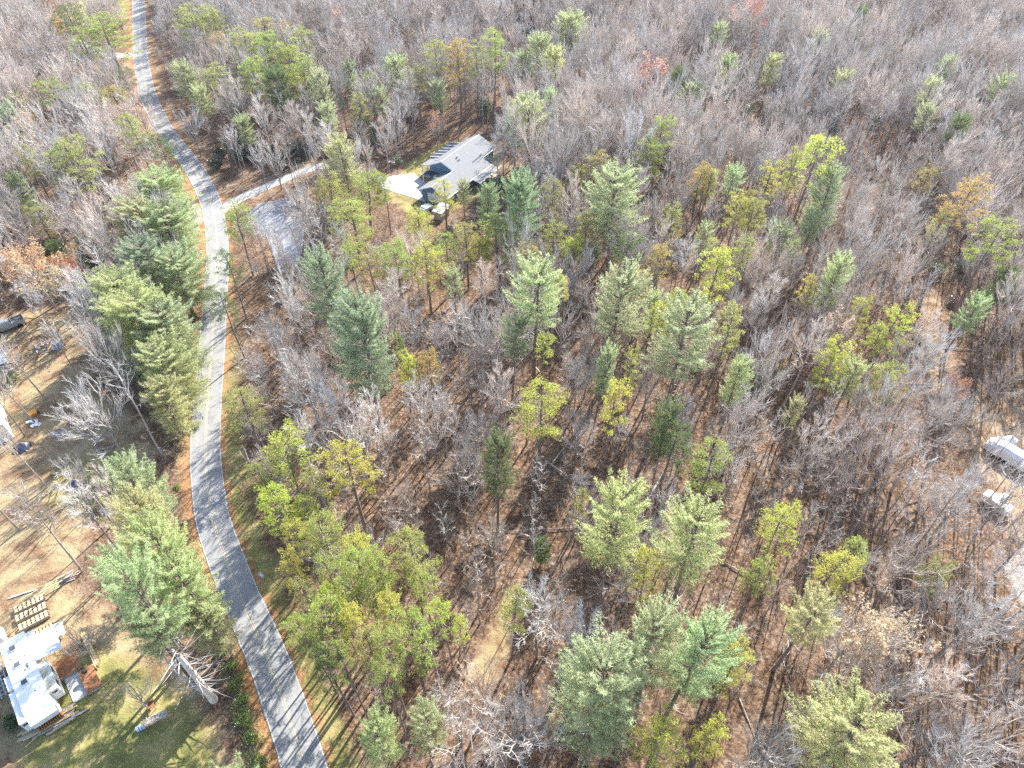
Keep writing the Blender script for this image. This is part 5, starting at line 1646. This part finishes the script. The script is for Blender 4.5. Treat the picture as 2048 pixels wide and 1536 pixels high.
extrude([(-3.3, -.3), (3.3, -.3), (3.3, 2.75), (0, 4.38), (-3.3, 2.75)], 0, 8).build('garage_wall', M['blue_wall'], house)
wall = extrude([(-6.6, -.3), (3.3, -.3), (3.3, 2.7), (-3.2, 5.98), (-6.6, 4.3)], 8.003, 18).build('wall', M['blue_wall'], house)
wall2 = extrude([(-6.6, -.3), (1.1, -.3), (1.1, 3.85), (-3.2, 5.98), (-6.6, 4.3)], 18.003, 23.4).build('wall', M['blue_wall'], house)
RT = .14


def roof(name, u0, u1, w0, w1, z0, z1, mt='shingle', t=RT):
    a, b = ((u0, -w0, z0), (u1, -w0, z0)), ((u1, -w1, z1), (u0, -w1, z1))
    q = [a[0], a[1], b[0], b[1]] if w1 < w0 else [b[1], b[0], a[1], a[0]]
    return MB().slab(*q, t).build(name, M[mt], house)


r1 = roof('roof', -.45, 7.9, 0, 3.95, zr(0), zr(3.95))
roof('roof', -.45, 7.9, 0, -3.95, zr(0), zr(3.95))
roof('roof', 7.9, 18.05, -3.2, 3.95, 6.2, zr(3.95))
r2 = roof('roof', 18.05, 24.0, -3.2, 1.5, 6.2, zr(1.5))
roof('roof', 7.9, 24.0, -3.2, -7.1, 6.2, 4.05)
roof('porch_roof', 9.6, 18.05, 3.97, 6.0, zr(3.95) - .03, 2.12)
# patio cover: five dark panels between white rails
for i in range(5):
    u0 = 13.0 + i * 1.66
    roof('panel', u0 + .065, u0 + 1.595, -7.15, -10.1, 4.0, 3.25, 'dark_roof', .08)
for i in range(6):
    u0 = 13.0 + i * 1.66
    MB().slab((u0 - .06, 7.12, 4.05), (u0 + .06, 7.12, 4.05), (u0 + .06, 10.15, 3.29), (u0 - .06, 10.15, 3.29), .2).build('rail', M['white'], house)
for i in range(0, 6, 2):
    MB().box((13.0 + i * 1.66, 10.0, 1.5), (.16, .16, 3.2)).build('porch_post', M['white'], house)
# entrance porch with its own low roof
roof('entry_roof', 8.6, 12.8, -7.12, -9.9, 3.75, 2.85)
roof('entry_roof', 6.0, 7.75, -4.0, -7.6, 3.2, 2.5, 'dark_roof')
for u, w in ((8.8, -9.6), (12.6, -9.6), (10.7, -9.6), (6.2, -7.4), (8.3, -7.4)):
    MB().box((u, -w, 1.25), (.18, .18, 2.7)).build('porch_post', M['white'], house)
MB().box((10.6, 8.3, .08), (4.4, 3.2, .3)).build('porch_floor', M['concrete'], house)
# white barge boards, gutters and ridge caps


def board(u0, w0, z0, u1, w1, z1, s=.18):
    MB().tube([(u0, -w0, z0), (u1, -w1, z1)], [s * .6, s * .6], 4, cap=True).build('trim_board', M['white'], house)


board(-.5, 0, zr(0) - .05, -.5, 4.0, zr(4.0) - .05)
board(-.5, 0, zr(0) - .05, -.5, -4.0, zr(4.0) - .05)
board(-.5, -.02, zr(0) + .04, 7.9, -.02, zr(0) + .04, .2)
board(-.5, 4.0, zr(4) - .06, 18.1, 4.0, zr(4) - .06)
board(7.82, -3.2, 6.15, 7.82, 0.2, 4.5, .24)
board(7.82, -3.2, 6.15, 7.82, -7.2, 3.95, .24)
board(7.82, -3.2, 6.26, 24.0, -3.2, 6.26, .16)
board(24.05, -3.2, 6.15, 24.05, 1.55, zr(1.5) - .05)
board(18.1, 1.56, zr(1.5) - .08, 24.0, 1.56, zr(1.5) - .08)
board(9.6, 6.05, 2.05, 18.05, 6.05, 2.05)
board(11.0, -5.4, 5.6, 11.0, -7.2, 4.5)
for w_, u_ in ((1.13, 19.6), (1.13, 21.4)):
    f_ = MB().box((u_, -w_ - .01, 2.3), (1.1, .08, 1.5)).build('window', M['white'], house)
    for s in (-1, 1):
        MB().box((u_ + s * .25, -w_ - .06, 2.3), (.4, .04, 1.2)).build('pane', M['dark_glass'], f_)
gd = MB().box((-.04, -.6, 1.15), (.08, 4.6, 2.3)).build('garage_door', M['white'], house)
dr = MB().box((7.95, 5.3, 1.1), (.1, 1.0, 2.1)).build('door', M['white'], house)
for w_ in (-5.6,):
    f_ = MB().box((8.0 - .03, 4.3, 1.6), (.08, .9, 1.3)).build('window', M['white'], house)
    MB().box((7.93, 4.3, 1.6), (.05, .7, 1.1)).build('pane', M['dark_glass'], f_)
for u in (9.8, 12.5, 15.2, 17.9):
    MB().box((u, -5.8, .9), (.16, .16, 2.4)).build('porch_post', M['wood_old'], house)
MB().box((13.8, -4.9, .1), (8.3, 2.2, .24)).build('deck', M['wood_old'], house)
MB().tube([(12.6, 1.9, 4.6), (12.6, 1.9, 6.2)], [.16, .16], 8, cap=True).build('vent_pipe', M['white'], house)
MB().tube([(18.6, -.8, 3.9), (18.6, -.8, 4.9)], [.14, .14], 8, cap=True).build('vent_pipe', M['white'], house)
MB().box((12.0, 1.2, zr(-1.2) + .05), (.9, .3, .16), tilt=0).build('roof_vent', M['vent'], house)
MB().box((16.3, -1.0, zr(1.0) + .06), (3.6, .22, .14)).build('ridge_vent', M['vent'], house)

# small sheds in front of the house
sd = thing('garden_shed', 'small grey metal-roofed shed among trees below the house', 'shed', (-15.4, 131.8, 0), R(-30))
MB().box((0, 0, .9), (2.2, 2.8, 1.8)).build('wall', M['wood_old'], sd)
MB().slab((-1.3, -1.7, 1.95), (1.3, -1.7, 1.95), (1.3, 1.7, 2.5), (-1.3, 1.7, 2.5), .08).build('roof', M['steel'], sd)
ct = thing('garden_cart', 'small white-covered cart beside the grey metal-roofed shed', 'cart', (-18.9, 134.3, 0), R(-40))
MB().box((0, 0, .75), (1.6, 2.6, .6)).build('body', M['tarp_grey'], ct)
MB().prism([(-.85, -.9), (.85, -.9), (.85, .6), (-.85, .6)], 1.06, 1.3).build('cover', M['white'], ct)
for s in (-1, 1):
    MB().tube([(s * .85, 0, .38), (s * 1.0, 0, .38)], [.38, .38], 12, cap=True).build('wheel', M['rubber'], ct)

# rail fence on the upper side of the driveway
fn = thing('rail_fence', 'low dark wooden rail fence along the upper side of the driveway', 'fence', (-62.5, 141.5, 0), 0)
FP = [(0, 0), (2.4, 2.7), (4.8, 5.3), (7.2, 7.9), (9.6, 10.4), (12.0, 12.9), (14.6, 15.0)]
for i, (x, y) in enumerate(FP):
    MB().box((x, y, .6), (.14, .14, 1.4)).build('post', M['wood_old'], fn)
    if i:
        for z in (.55, 1.0):
            MB().tube([(FP[i - 1][0], FP[i - 1][1], z), (x, y, z)], [.05, .05], 4).build('rail', M['wood_old'], fn)

# ------------------------------------------------------------------ the camper and its yard
cam_rz = math.atan2(-.75, .66)
cp = thing('camper', 'long white camper trailer with roof vents and wooden deck', 'camper', (-54.25, 30.85, 0), cam_rz)
hl = 5.6
b = MB()
sec = [(-hl, .75), (4.9, .75), (hl, 1.5), (hl, 2.3), (4.0, 3.25), (-hl, 3.25)]
k = len(sec)
b.v = [(x, -1.3, z) for x, z in sec] + [(x, 1.3, z) for x, z in sec]
b.f = [tuple(range(k)), tuple(range(2 * k - 1, k - 1, -1))] + [(i, i + k, (i + 1) % k + k, (i + 1) % k) for i in range(k)]
b.m = [0] * len(b.f)
b.build('body', M['white'], cp)
MB().slab((-hl - .04, -1.34, 3.31), (4.0, -1.34, 3.31), (4.0, 1.34, 3.31), (-hl - .04, 1.34, 3.31), .058).build('roof_skin', M['roof_white'], cp)
MB().slab((4.003, -1.34, 3.31), (hl + .06, -1.34, 2.36), (hl + .06, 1.34, 2.36), (4.003, 1.34, 3.31), .058).build('nose_cap', M['roof_white'], cp)
MB().slab((4.78, -.1, 2.86), (5.05, -.1, 2.69), (5.05, .75, 2.69), (4.78, .75, 2.86), .02).build('nose_window', M['dark_glass'], cp)
for x, y in ((-4.1, -.15), (-1.75, -.25), (.9, -.2)):
    v = MB().box((x, y, 3.42), (.62, .62, .20)).build('roof_vent', M['white'], cp)
    MB().box((x, y, 3.56), (.56, .56, .09), tilt=.1).build('vent_lid', M['vent'], v)
MB().box((-1.0, .55, 3.37), (.5, .16, .10)).build('antenna_base', M['vent'], cp)
MB().tube([(-1.0, .55, 3.4), (-.4, .85, 3.48)], [.03, .03], 5).build('antenna', M['steel'], cp)
for x, y in ((-2.9, -.7), (-.6, .2), (-2.4, .6), (2.6, .4)):
    MB().tube([(x, y, 3.30), (x, y, 3.43)], [.07, .07], 8, cap=True).build('plumbing_cap', M['vent'], cp)
for nm, x0, x1, y0, y1, z0, z1, mt in (('slide_out', -.5, 3.55, 1.3, 2.25, 1.0, 3.0, 'stained'), ('slide_out', -5.35, -4.0, 1.3, 2.1, 1.0, 2.95, 'white'), ('slide_out', .9, 5.0, -2.05, -1.3, 1.0, 2.85, 'white'), ('slide_out', -1.4, .45, -2.0, -1.3, 1.0, 2.8, 'white')):
    so = MB().box(((x0 + x1) / 2, (y0 + y1) / 2, (z0 + z1) / 2), (x1 - x0, y1 - y0, z1 - z0)).build(nm, M['white'], cp)
    MB().slab((x0 - .05, y0 + .01, z1 + .07), (x1 + .05, y0 + .01, z1 + .07), (x1 + .05, y1 + .06, z1 + .05), (x0 - .05, y1 + .06, z1 + .05), .045).build('slide_topper', M[mt], so)
    s = 1 if y0 > 0 else -1
    yy = y1 + .02 if s > 0 else y0 - .02
    for q in ((.25, .75) if x1 - x0 > 2 else (.5,)):
        MB().box((x0 + (x1 - x0) * q, yy, (z0 + z1) / 2 + .3), (.8, .05, .55)).build('window', M['dark_glass'], so)
    MB().box((x1 + .02, (y0 + y1) / 2, z1 - .5), (.05, .5, .3)).build('window', M['dark_glass'], so)
for x in (-1.6, -.6):
    for s in (-1, 1):
        MB().tube([(x, s * 1.0, .38), (x, s * 1.28, .38)], [.38, .38], 14, cap=True).build('wheel', M['rubber'], cp)
MB().slab((-4.4, 1.36, 3.12), (-1.0, 1.36, 3.12), (-1.0, 4.0, 2.8), (-4.4, 4.0, 2.8), .05).build('patio_awning', M['tarp_grey'], cp)
for x in (-4.3, -1.1):
    MB().box((x, 3.9, 1.35), (.09, .09, 2.8)).build('awning_post', M['white'], cp)
for i in range(11):
    MB().box((4.95 + .05, -1.15 + i * .23, .38), (.9, .14, .76)).build('skirting_board', M['wood_red'], cp)

dk = thing('deck', 'brown wooden deck boards beside the white camper, partly covered', 'deck', (-54.25, 30.85, 0), cam_rz)
MB().box((-.2, 3.1, .2), (2.5, 2.7, .36)).build('frame', M['wood_old'], dk)
for i in range(14):
    MB().box((-1.35 + i * .178, 3.1, .415), (.15, 2.8, .05)).build('board', M['wood_red'], dk)
MB().box((3.15, 4.75, .2), (3.3, 1.5, .36)).build('frame', M['wood_old'], dk)
for i in range(18):
    MB().box((1.6 + i * .183, 4.75, .42), (.15, 1.6, .05)).build('board', M['wood_red'], dk)
for x in (-2.1, .3, 2.4):
    MB().box((x, 5.7, .7), (.1, .1, 1.4)).build('rail_post', M['wood_new'], dk)
for i in range(3):
    MB().box((-.4, 5.72 + i * .2, .5 + .012 * i), (5.2, .16, .06), R(i * .6)).build('rail_plank', M['wood_new'], dk)
tag(MB().prism([(.9, 2.4), (4.6, 2.4), (4.6, 3.9), (.9, 3.9)], -.1, .09).build('patio_slab', M['slab_old']), kind='structure')
ps = bpy.data.objects['patio_slab']
ps.location = (-54.25, 30.85, 0)
ps.rotation_euler = (0, 0, cam_rz)
gr = thing('charcoal_grill', 'black round grill standing on the camper deck', 'grill', (-54.25 + 2.5 * .66 + 4.7 * .75, 30.85 - 2.5 * .75 + 4.7 * .66, .44), 0)
MB().tube([(0, 0, .55), (0, 0, .7), (0, 0, .95), (0, 0, 1.02)], [.1, .28, .3, .12], 12, cap=True).build('bowl', M['rubber'], gr)
for k_ in range(3):
    MB().tube([(.1 * math.cos(k_ * 2.1), .1 * math.sin(k_ * 2.1), .6), (.3 * math.cos(k_ * 2.1), .3 * math.sin(k_ * 2.1), 0)], [.02, .02], 5).build('leg', M['steel'], gr)


def plank(x0, y0, x1, y1, z, w, mt, label, group=None, t=.06, name='plank'):
    L = math.hypot(x1 - x0, y1 - y0)
    b = MB().box((0, 0, 0), (L, w, t))
    o = b.build(name, M[mt])
    o.location = ((x0 + x1) / 2, (y0 + y1) / 2, z)
    o.rotation_euler = (0, 0, math.atan2(y1 - y0, x1 - x0))
    return tag(o, label, 'plank', group)


g = random.Random(4)
for i in range(7):
    s = i * .24
    j = g.uniform(-.8, .8)
    plank(-53.6 + s * .55 + j * .84, 25.1 - s * .83 + 1.0 + j * .55, -48.9 + s * .55 + j * .84, 28.2 - s * .83 + 1.0 + j * .55, .12 + .07 * (i % 3), .2, 'wood_new' if i % 3 else 'wood_old', 'long pale board in the lumber heap at the camper nose', 'boards at the camper nose')
for i in range(5):
    plank(-50.8 + i * .5, 25.6 + i * .45, -50.0 + i * .55, 26.2 + i * .42, .25 + .05 * i, .25, 'wood_old', 'short weathered board in the heap below the camper deck', 'short boards below the deck')
plank(-52.6, 24.4, -51.6, 25.9, .06, .12, 'wood_new', 'single pale board lying on the grass in front of the camper')
for i in range(9):
    s = i * .17 - .7
    j = g.uniform(-.5, .5)
    plank(-60.6 - s * .69 + j * .7, 41.7 + s * .72 + j * .7, -57.8 - s * .69 + j * .7, 44.2 + s * .72 + j * .7, .1 + .08 * (i % 4), .16, 'wood_new', 'pale yellow board in the lumber pile behind the pallets', 'boards of the lumber pile')
for i in range(10):
    s = g.uniform(-.7, .7)
    a = g.uniform(.45, 1.0)
    x, y = -57.0 + s, 44.2 + g.uniform(-.7, .7)
    o = thing('firewood_log', 'dark weathered log in the heap beside the pale lumber pile', 'log', (x, y, .12 + .1 * (i % 3)), a, 'logs beside the lumber pile')
    MB().tube([(-1.0, 0, 0), (0, .03, .02), (1.0, 0, 0)], [.11, .10, .09], 7, cap=True).build('stem', M['log'] if i % 2 else M['pine_bark'], o, True)
pp = thing('white_pipe', 'long white pipe lying on the grass behind the pallets', 'pipe', (-63.4, 41.7, .1), math.atan2(1.2, 2.8))
MB().tube([(0, 0, 0), (1.6, .02, .02), (3.1, 0, 0)], [.08, .08, .08], 8, cap=True).build('pipe', M['white'], pp)


def long_pallet(x0, y0, x1, y1, label, cover=False):
    L = math.hypot(x1 - x0, y1 - y0)
    o = thing('wooden_pallet', label, 'pallet', ((x0 + x1) / 2, (y0 + y1) / 2, 0), math.atan2(y1 - y0, x1 - x0), 'pallets in a row behind the camper')
    for s in (-1, 0, 1):
        MB().box((0, s * .40, .28), (L, .07, .5)).build('bearer', M['wood_old'], o)
    n = 7
    for i in range(n):
        MB().box((-L / 2 + (i + .5) * L / n, 0, .56), (L / n * .66, .95, .05)).build('slat', M['wood_new'], o)
    return o


long_pallet(-61.6, 39.9, -58.8, 41.8, 'long wooden pallet of the row, farthest from the camper')
long_pallet(-60.85, 38.75, -57.95, 40.7, 'long wooden pallet in the middle of the row of three')
long_pallet(-59.85, 37.6, -57.2, 39.6, 'long wooden pallet of the row, next to the camper tail')
long_pallet(-58.0, 36.5, -55.9, 38.1, 'wooden pallet half hidden by a grey sheet at the camper tail')
sh = thing('grey_sheet', 'grey crumpled sheet lying over a pallet at the camper tail', 'sheet', (-55.3, 37.0, 0), R(38))
b = MB()
for i in range(7):
    for j in range(6):
        b.v.append((-1.2 + i * .4, -1.0 + j * .4, .66 + .06 * math.sin(i * 2.1 + j) + .05 * math.cos(j * 2.7)))
for i in range(6):
    for j in range(5):
        q = i * 6 + j
        b.f.append((q, q + 6, q + 7, q + 1))
        b.m.append(0)
cl_ = b.build('cloth', M['tarp_grey'], sh, True)
cl_.modifiers.new('thick', 'SOLIDIFY').thickness = .02
# metal trailer frame by the picture edge
tf = thing('trailer_frame', 'grey steel trailer frame lying beside the camper at the picture edge', 'trailer', (-59.0, 31.4, .3), cam_rz)
for y in (-.7, -.25, .25, .7):
    MB().box((0, y, .1), (5.0, .12, .14)).build('rail', M['steel'], tf)
for i in range(8):
    MB().box((-2.2 + i * .62, 0, .2), (.1, 1.6, .06)).build('crossbar', M['steel'], tf)
for s in (-1, 1):
    MB().tube([(.4, s * .85, 0), (.4, s * 1.05, 0)], [.3, .3], 12, cap=True).build('wheel', M['rubber'], tf)
uc = thing('utility_cabinet', 'white storage box at the picture edge behind the camper', 'storage box', (-61.6, 36.2, 0), cam_rz)
MB().box((0, 0, 1.1), (2.6, 1.6, 2.2)).build('body', M['white'], uc)
MB().slab((-1.4, -.9, 2.25), (1.4, -.9, 2.25), (1.4, .9, 2.4), (-1.4, .9, 2.4), .06).build('lid', M['roof_white'], uc)

# plank table, drum and rusty stand on the lawn
tb = thing('plank_table', 'weathered long plank table on the lawn with a drum at its end', 'table', (-39.4, 27.15, 0), math.atan2(.95, 1.7))
for i in range(5):
    MB().box((.1, -.36 + i * .18, .74), (2.5, .165, .05)).build('plank', M['wood_old'], tb)
for x in (-.9, 1.1):
    for y in (-.3, .3):
        MB().box((x, y, .36), (.09, .09, .72)).build('leg', M['wood_old'], tb)
MB().box((-.75, 0, .785), (.1, 1.1, .04)).build('batten', M['wood_new'], tb)
dm = thing('metal_drum', 'pale blue-grey drum lying at the end of the plank table', 'drum', (-40.75, 26.35, .32), math.atan2(.95, 1.7))
MB().tube([(-.45, 0, 0), (-.44, 0, 0), (.44, 0, 0), (.45, 0, 0)], [.28, .31, .31, .28], 16, cap=True).build('shell', M['pale_blue'], dm, False)
for x in (-.15, .15):
    MB().tube([(x - .02, 0, 0), (x + .02, 0, 0)], [.325, .325], 16).build('hoop', M['rubber'], dm)
rs = thing('rusty_stand', 'small rusty metal stand under the stunted tree by the plank table', 'stand', (-40.3, 28.5, 0), .5)
for x in (-.3, .3):
    for y in (-.25, .25):
        MB().tube([(x, y, 0), (x * .8, y * .8, .8)], [.03, .03], 5).build('leg', M['rust'], rs)
MB().box((0, 0, .82), (.7, .55, .05)).build('tray', M['rust'], rs)
MB().box((.1, .3, 1.05), (.6, .05, .45)).build('backplate', M['rust'], rs)

mb = thing('mailbox', 'pale blue-white mailbox on a post beside the road', 'mailbox', (-31.9, 44.3, 0), R(-35))
MB().box((0, 0, .5), (.1, .1, 1.1)).build('post', M['wood_old'], mb)
b = MB()
prof = [(-.17, 1.05), (.17, 1.05), (.17, 1.25)] + [(.17 * math.cos(t), 1.25 + .17 * math.sin(t)) for t in (.6, 1.2, 1.57, 1.95, 2.55)] + [(-.17, 1.25)]
k = len(prof)
b.v = [(-.32, y, z) for y, z in prof] + [(.32, y, z) for y, z in prof]
b.f = [tuple(range(k)), tuple(range(2 * k - 1, k - 1, -1))] + [(i, i + k, (i + 1) % k + k, (i + 1) % k) for i in range(k)]
b.m = [0] * len(b.f)
b.build('box', M['pale_blue'], mb)
MB().box((-.34, 0, 1.22), (.02, .3, .3)).build('lid', M['white'], mb)

# ------------------------------------------------------------------ far side of the yard
tk = thing('pickup_truck', 'silver pickup truck parked under bare trees at the picture edge', 'pickup', (-90.6, 94.3, 0), math.atan2(-2.6, -3.0))
b = MB().box((0, 0, .75), (5.3, 1.85, .62))
b.build('body', M['silver'], tk)
cb = MB().box((.35, 0, 1.42), (2.1, 1.7, .75), top=.8).build('cab', M['silver'], tk)
MB().box((.35, 0, 1.45), (2.02, 1.62, .5), top=.86).build('glass', M['dark_glass'], cb)
MB().slab((1.25, -.62, 1.72), (1.55, -.7, 1.12), (1.55, .7, 1.12), (1.25, .62, 1.72), .03).build('windscreen', M['dark_glass'], cb)
MB().box((-1.72, 0, 1.08), (1.7, 1.5, .06)).build('bed_floor', M['vent'], tk)
for s in (-1, 1):
    MB().box((-1.7, s * .88, 1.2), (1.85, .08, .3)).build('bed_side', M['silver'], tk)
    for x in (-1.6, 1.75):
        MB().tube([(x, s * .72, .38), (x, s * .95, .38)], [.38, .38], 14, cap=True).build('wheel', M['rubber'], tk)
    MB().box((2.66, s * .65, .85), (.06, .3, .2)).build('headlight', M['white'], tk)
MB().box((-2.62, 0, 1.2), (.08, 1.8, .3)).build('tailgate', M['silver'], tk)

bn = thing('storage_bin', 'blue lidded bin beside the junk heap in the yard', 'bin', (-79.2, 88.9, 0), .4)
MB().box((0, 0, .5), (.9, .9, 1.0), top=1.15).build('body', M['blue'], bn)
MB().box((0, 0, 1.04), (1.15, 1.15, .08)).build('lid', M['blue'], bn)
g = random.Random(12)
for i in range(16):
    x, y = -81.2 + g.uniform(-2.2, 1.6), 87.6 + g.uniform(-1.2, 1.6)
    plank(x, y, x + g.uniform(-1.2, 1.2), y + g.uniform(.4, 1.1), .08 + g.uniform(0, .35), g.uniform(.12, .4), g.choice(['wood_old', 'rust', 'white', 'wood_old', 'tarp_grey']), 'scrap board in the junk heap beside the blue bin', 'scrap in the junk heap', .05, 'scrap_board')

s1 = thing('rusty_shed', 'low shed with half rusty half grey metal roof at the picture edge', 'shed', (-88.0, 83.9, 0), R(-47))
MB().box((0, 0, 1.1), (7.5, 4.6, 2.2)).build('wall', M['wood_old'], s1)
for i in range(10):
    x0 = -3.95 + i * .79
    MB().slab((x0, -2.6, 2.28), (x0 + .77, -2.6, 2.28), (x0 + .77, 2.6, 2.75), (x0, 2.6, 2.75), .05).build('roof_panel', M['rust_roof'] if i < 6 else M['steel'], s1)
MB().box((0, 2.66, 2.7), (7.9, .08, .2)).build('fascia', M['white'], s1)
s2 = thing('white_building', 'white-walled outbuilding with pale blue metal roof at the picture edge', 'building', (-81.3, 70.4, 0), R(-52))
MB().box((0, 0, 1.4), (9.4, 5.0, 2.8)).build('wall', M['white'], s2)
for i in range(8):
    x0 = -4.8 + i * .78
    MB().slab((x0, -2.8, 2.9), (x0 + .765, -2.8, 2.9), (x0 + .765, 2.2, 3.5), (x0, 2.2, 3.5), .05).build('roof_panel', M['blue_steel'], s2)
MB().slab((1.46, -2.8, 2.85), (4.9, -2.8, 2.6), (4.9, 2.2, 3.2), (1.46, 2.2, 3.45), .08).build('shingle_roof', M['grey_shed'], s2)
MB().slab((-4.85, 2.23, 3.5), (4.9, 2.23, 3.5), (4.9, 2.9, 3.3), (-4.85, 2.9, 3.3), .1).build('roof_edge', M['white'], s2)
MB().box((0, 2.51, 1.2), (1.0, .06, 2.0)).build('door', M['white'], s2)


def heap(name, x, y, rx, ry, h, mt, label, cat, seed, rz=0.0):
    """lumpy covered heap"""
    g = random.Random(seed)
    o = thing(name, label, cat, (x, y, 0), rz)
    b = MB()
    n, kk = 14, 6
    off = [g.uniform(.8, 1.2) for _ in range(n)]
    for i in range(kk):
        t = i / (kk - 1)
        for j in range(n):
            a = 6.283 * j / n
            s = (1 - t ** 2.2) * off[j] * (1 + .08 * math.sin(3 * a + i)) + .02
            b.v.append((math.cos(a) * rx * s, math.sin(a) * ry * s, h * t * (1 + .1 * math.sin(a * 2 + seed)) - .03))
    for i in range(kk - 1):
        for j in range(n):
            p = i * n + j
            q = i * n + (j + 1) % n
            b.f.append((p, q, q + n, p + n))
            b.m.append(0)
    b.f.append(tuple((kk - 1) * n + j for j in range(n)))
    b.m.append(0)
    b.build('cover', M[mt], o, True)
    for j in range(4):
        a = 6.283 * j / 4 + .4
        MB().box((math.cos(a) * rx * 1.02, math.sin(a) * ry * 1.02, .08), (.25, .2, .16), a).build('weight', M['slab_old'], o)
    return o


heap('tarp_heap', -74.0, 66.3, 1.2, 1.0, 1.1, 'tarp_dark', 'black tarp-covered heap beside the white-walled building', 'covered heap', 1, .5)
heap('tarp_heap', -62.9, 59.3, 1.2, .95, .9, 'tarp_dark', 'blue-black tarp-covered heap under a bare tree beside the lower pine clump', 'covered heap', 2, .2)
heap('tarp_heap', -70.2, 69.3, .9, .6, .6, 'tarp_dark', 'dark heap half hidden under the shorter spreading tree', 'covered heap', 3, -.2)
wb = thing('wheelbarrow', 'orange wheelbarrow tipped on the sandy yard', 'wheelbarrow', (-75.7, 72.9, 0), .8)
MB().box((0, 0, .55), (1.0, .75, .4), top=1.3).build('tray', M['orange'], wb)
MB().tube([(.75, -.06, .22), (.75, .06, .22)], [.22, .22], 12, cap=True).build('wheel', M['rubber'], wb)
for s in (-1, 1):
    MB().tube([(.75, s * .1, .25), (-.4, s * .3, .38), (-1.1, s * .35, .6)], [.025, .025, .025], 5).build('handle', M['wood_old'], wb)
for i in range(6):
    x, y = -76.2 + g.uniform(0, 2.2), 71.0 + g.uniform(-.6, .9)
    plank(x, y, x + g.uniform(.5, 1.2), y + g.uniform(-.5, .5), .06 + .03 * i, g.uniform(.4, .8), 'white' if i % 2 else 'tarp_grey', 'crumpled white scrap sheet on the sandy yard beside the orange wheelbarrow', 'white scrap sheets', .03, 'scrap_sheet')

# ------------------------------------------------------------------ far side of the wood: trailers and pallet
t1 = thing('covered_trailer', 'long covered grey trailer under bare trees beside the brown clearing', 'trailer', (73.6, 64.4, 0), math.atan2(-3.5, 2.8))
b = MB()
secs = [(-3.0, .9, 1.5), (-2.2, 1.15, 2.3), (-1.9, 1.1, 2.0), (-1.0, 1.2, 2.35), (1.6, 1.2, 2.3), (2.9, 1.1, 2.15), (3.1, 1.0, 1.2)]
for x, w, h in secs:
    b.v += [(x, -w, .45), (x, -w, h * .8), (x, -w * .6, h), (x, w * .6, h), (x, w, h * .8), (x, w, .45)]
for i in range(len(secs) - 1):
    for j in range(5):
        p = i * 6 + j
        b.f.append((p, p + 1, p + 7, p + 6))
        b.m.append(0)
b.f += [tuple(range(6)), tuple(range(len(b.v) - 1, len(b.v) - 7, -1))]
b.m += [0, 0]
b.build('cover', M['tarp_grey'], t1)
for s in (-1, 1):
    for x in (-.4, .5):
        MB().tube([(x, s * 1.0, .36), (x, s * 1.25, .36)], [.36, .36], 12, cap=True).build('wheel', M['rubber'], t1)
t2 = thing('flat_trailer', 'white flat-topped trailer under greenish bare limbs by the gravel drive', 'trailer', (67.5, 55.6, 0), math.atan2(-2.6, 1.7))
MB().box((0, 0, 1.0), (3.6, 1.5, 1.1)).build('body', M['white'], t2)
MB().box((-.9, 0, 1.62), (1.2, 1.45, .14)).build('lid', M['roof_white'], t2)
MB().box((.65, 0, 1.60), (1.7, 1.45, .10)).build('lid', M['roof_white'], t2)
for s in (-1, 1):
    MB().tube([(0, s * .7, .34), (0, s * .92, .34)], [.34, .34], 12, cap=True).build('wheel', M['rubber'], t2)
MB().tube([(1.8, 0, .6), (2.8, 0, .5)], [.05, .05], 5).build('drawbar', M['steel'], t2)
heap('covered_dome', 75.8, 67.5, 1.2, 1.0, 1.3, 'tarp_grey', 'small white covered dome beside the covered grey trailer', 'covered heap', 6)
bx_ = thing('white_crate', 'small white crate in brush between the two trailers', 'crate', (69.4, 56.9, 0), .3)
MB().box((0, 0, .4), (1.1, .8, .8)).build('body', M['white'], bx_)
MB().box((0, 0, .83), (1.2, .9, .07)).build('lid', M['white'], bx_)
pr = thing('wooden_pallet', 'yellow wooden pallet lying alone at the end of the brown path', 'pallet', (70.6, 77.4, 0), R(-28))
for s in (-1, 0, 1):
    MB().box((0, s * .6, .12), (1.9, .1, .2)).build('bearer', M['wood_old'], pr)
for i in range(6):
    MB().box((-.78 + i * .31, 0, .25), (.25, 1.5, .04)).build('slat', M['wood_new'], pr)

# ------------------------------------------------------------------ the slightly hazy air
hm, hnt, hout = mat('hazy_air')
pv = hnt.nodes.new('ShaderNodeVolumePrincipled')
pv.inputs['Color'].default_value = (0.90, 0.93, 1.0, 1)
pv.inputs['Density'].default_value = 0.00007
pv.inputs['Anisotropy'].default_value = 0.35
hnt.links.new(pv.outputs[0], hout.inputs['Volume'])
tag(MB().box((0, 500, 39.0), (8600, 9400, 84.0)).build('haze', hm), kind='stuff')
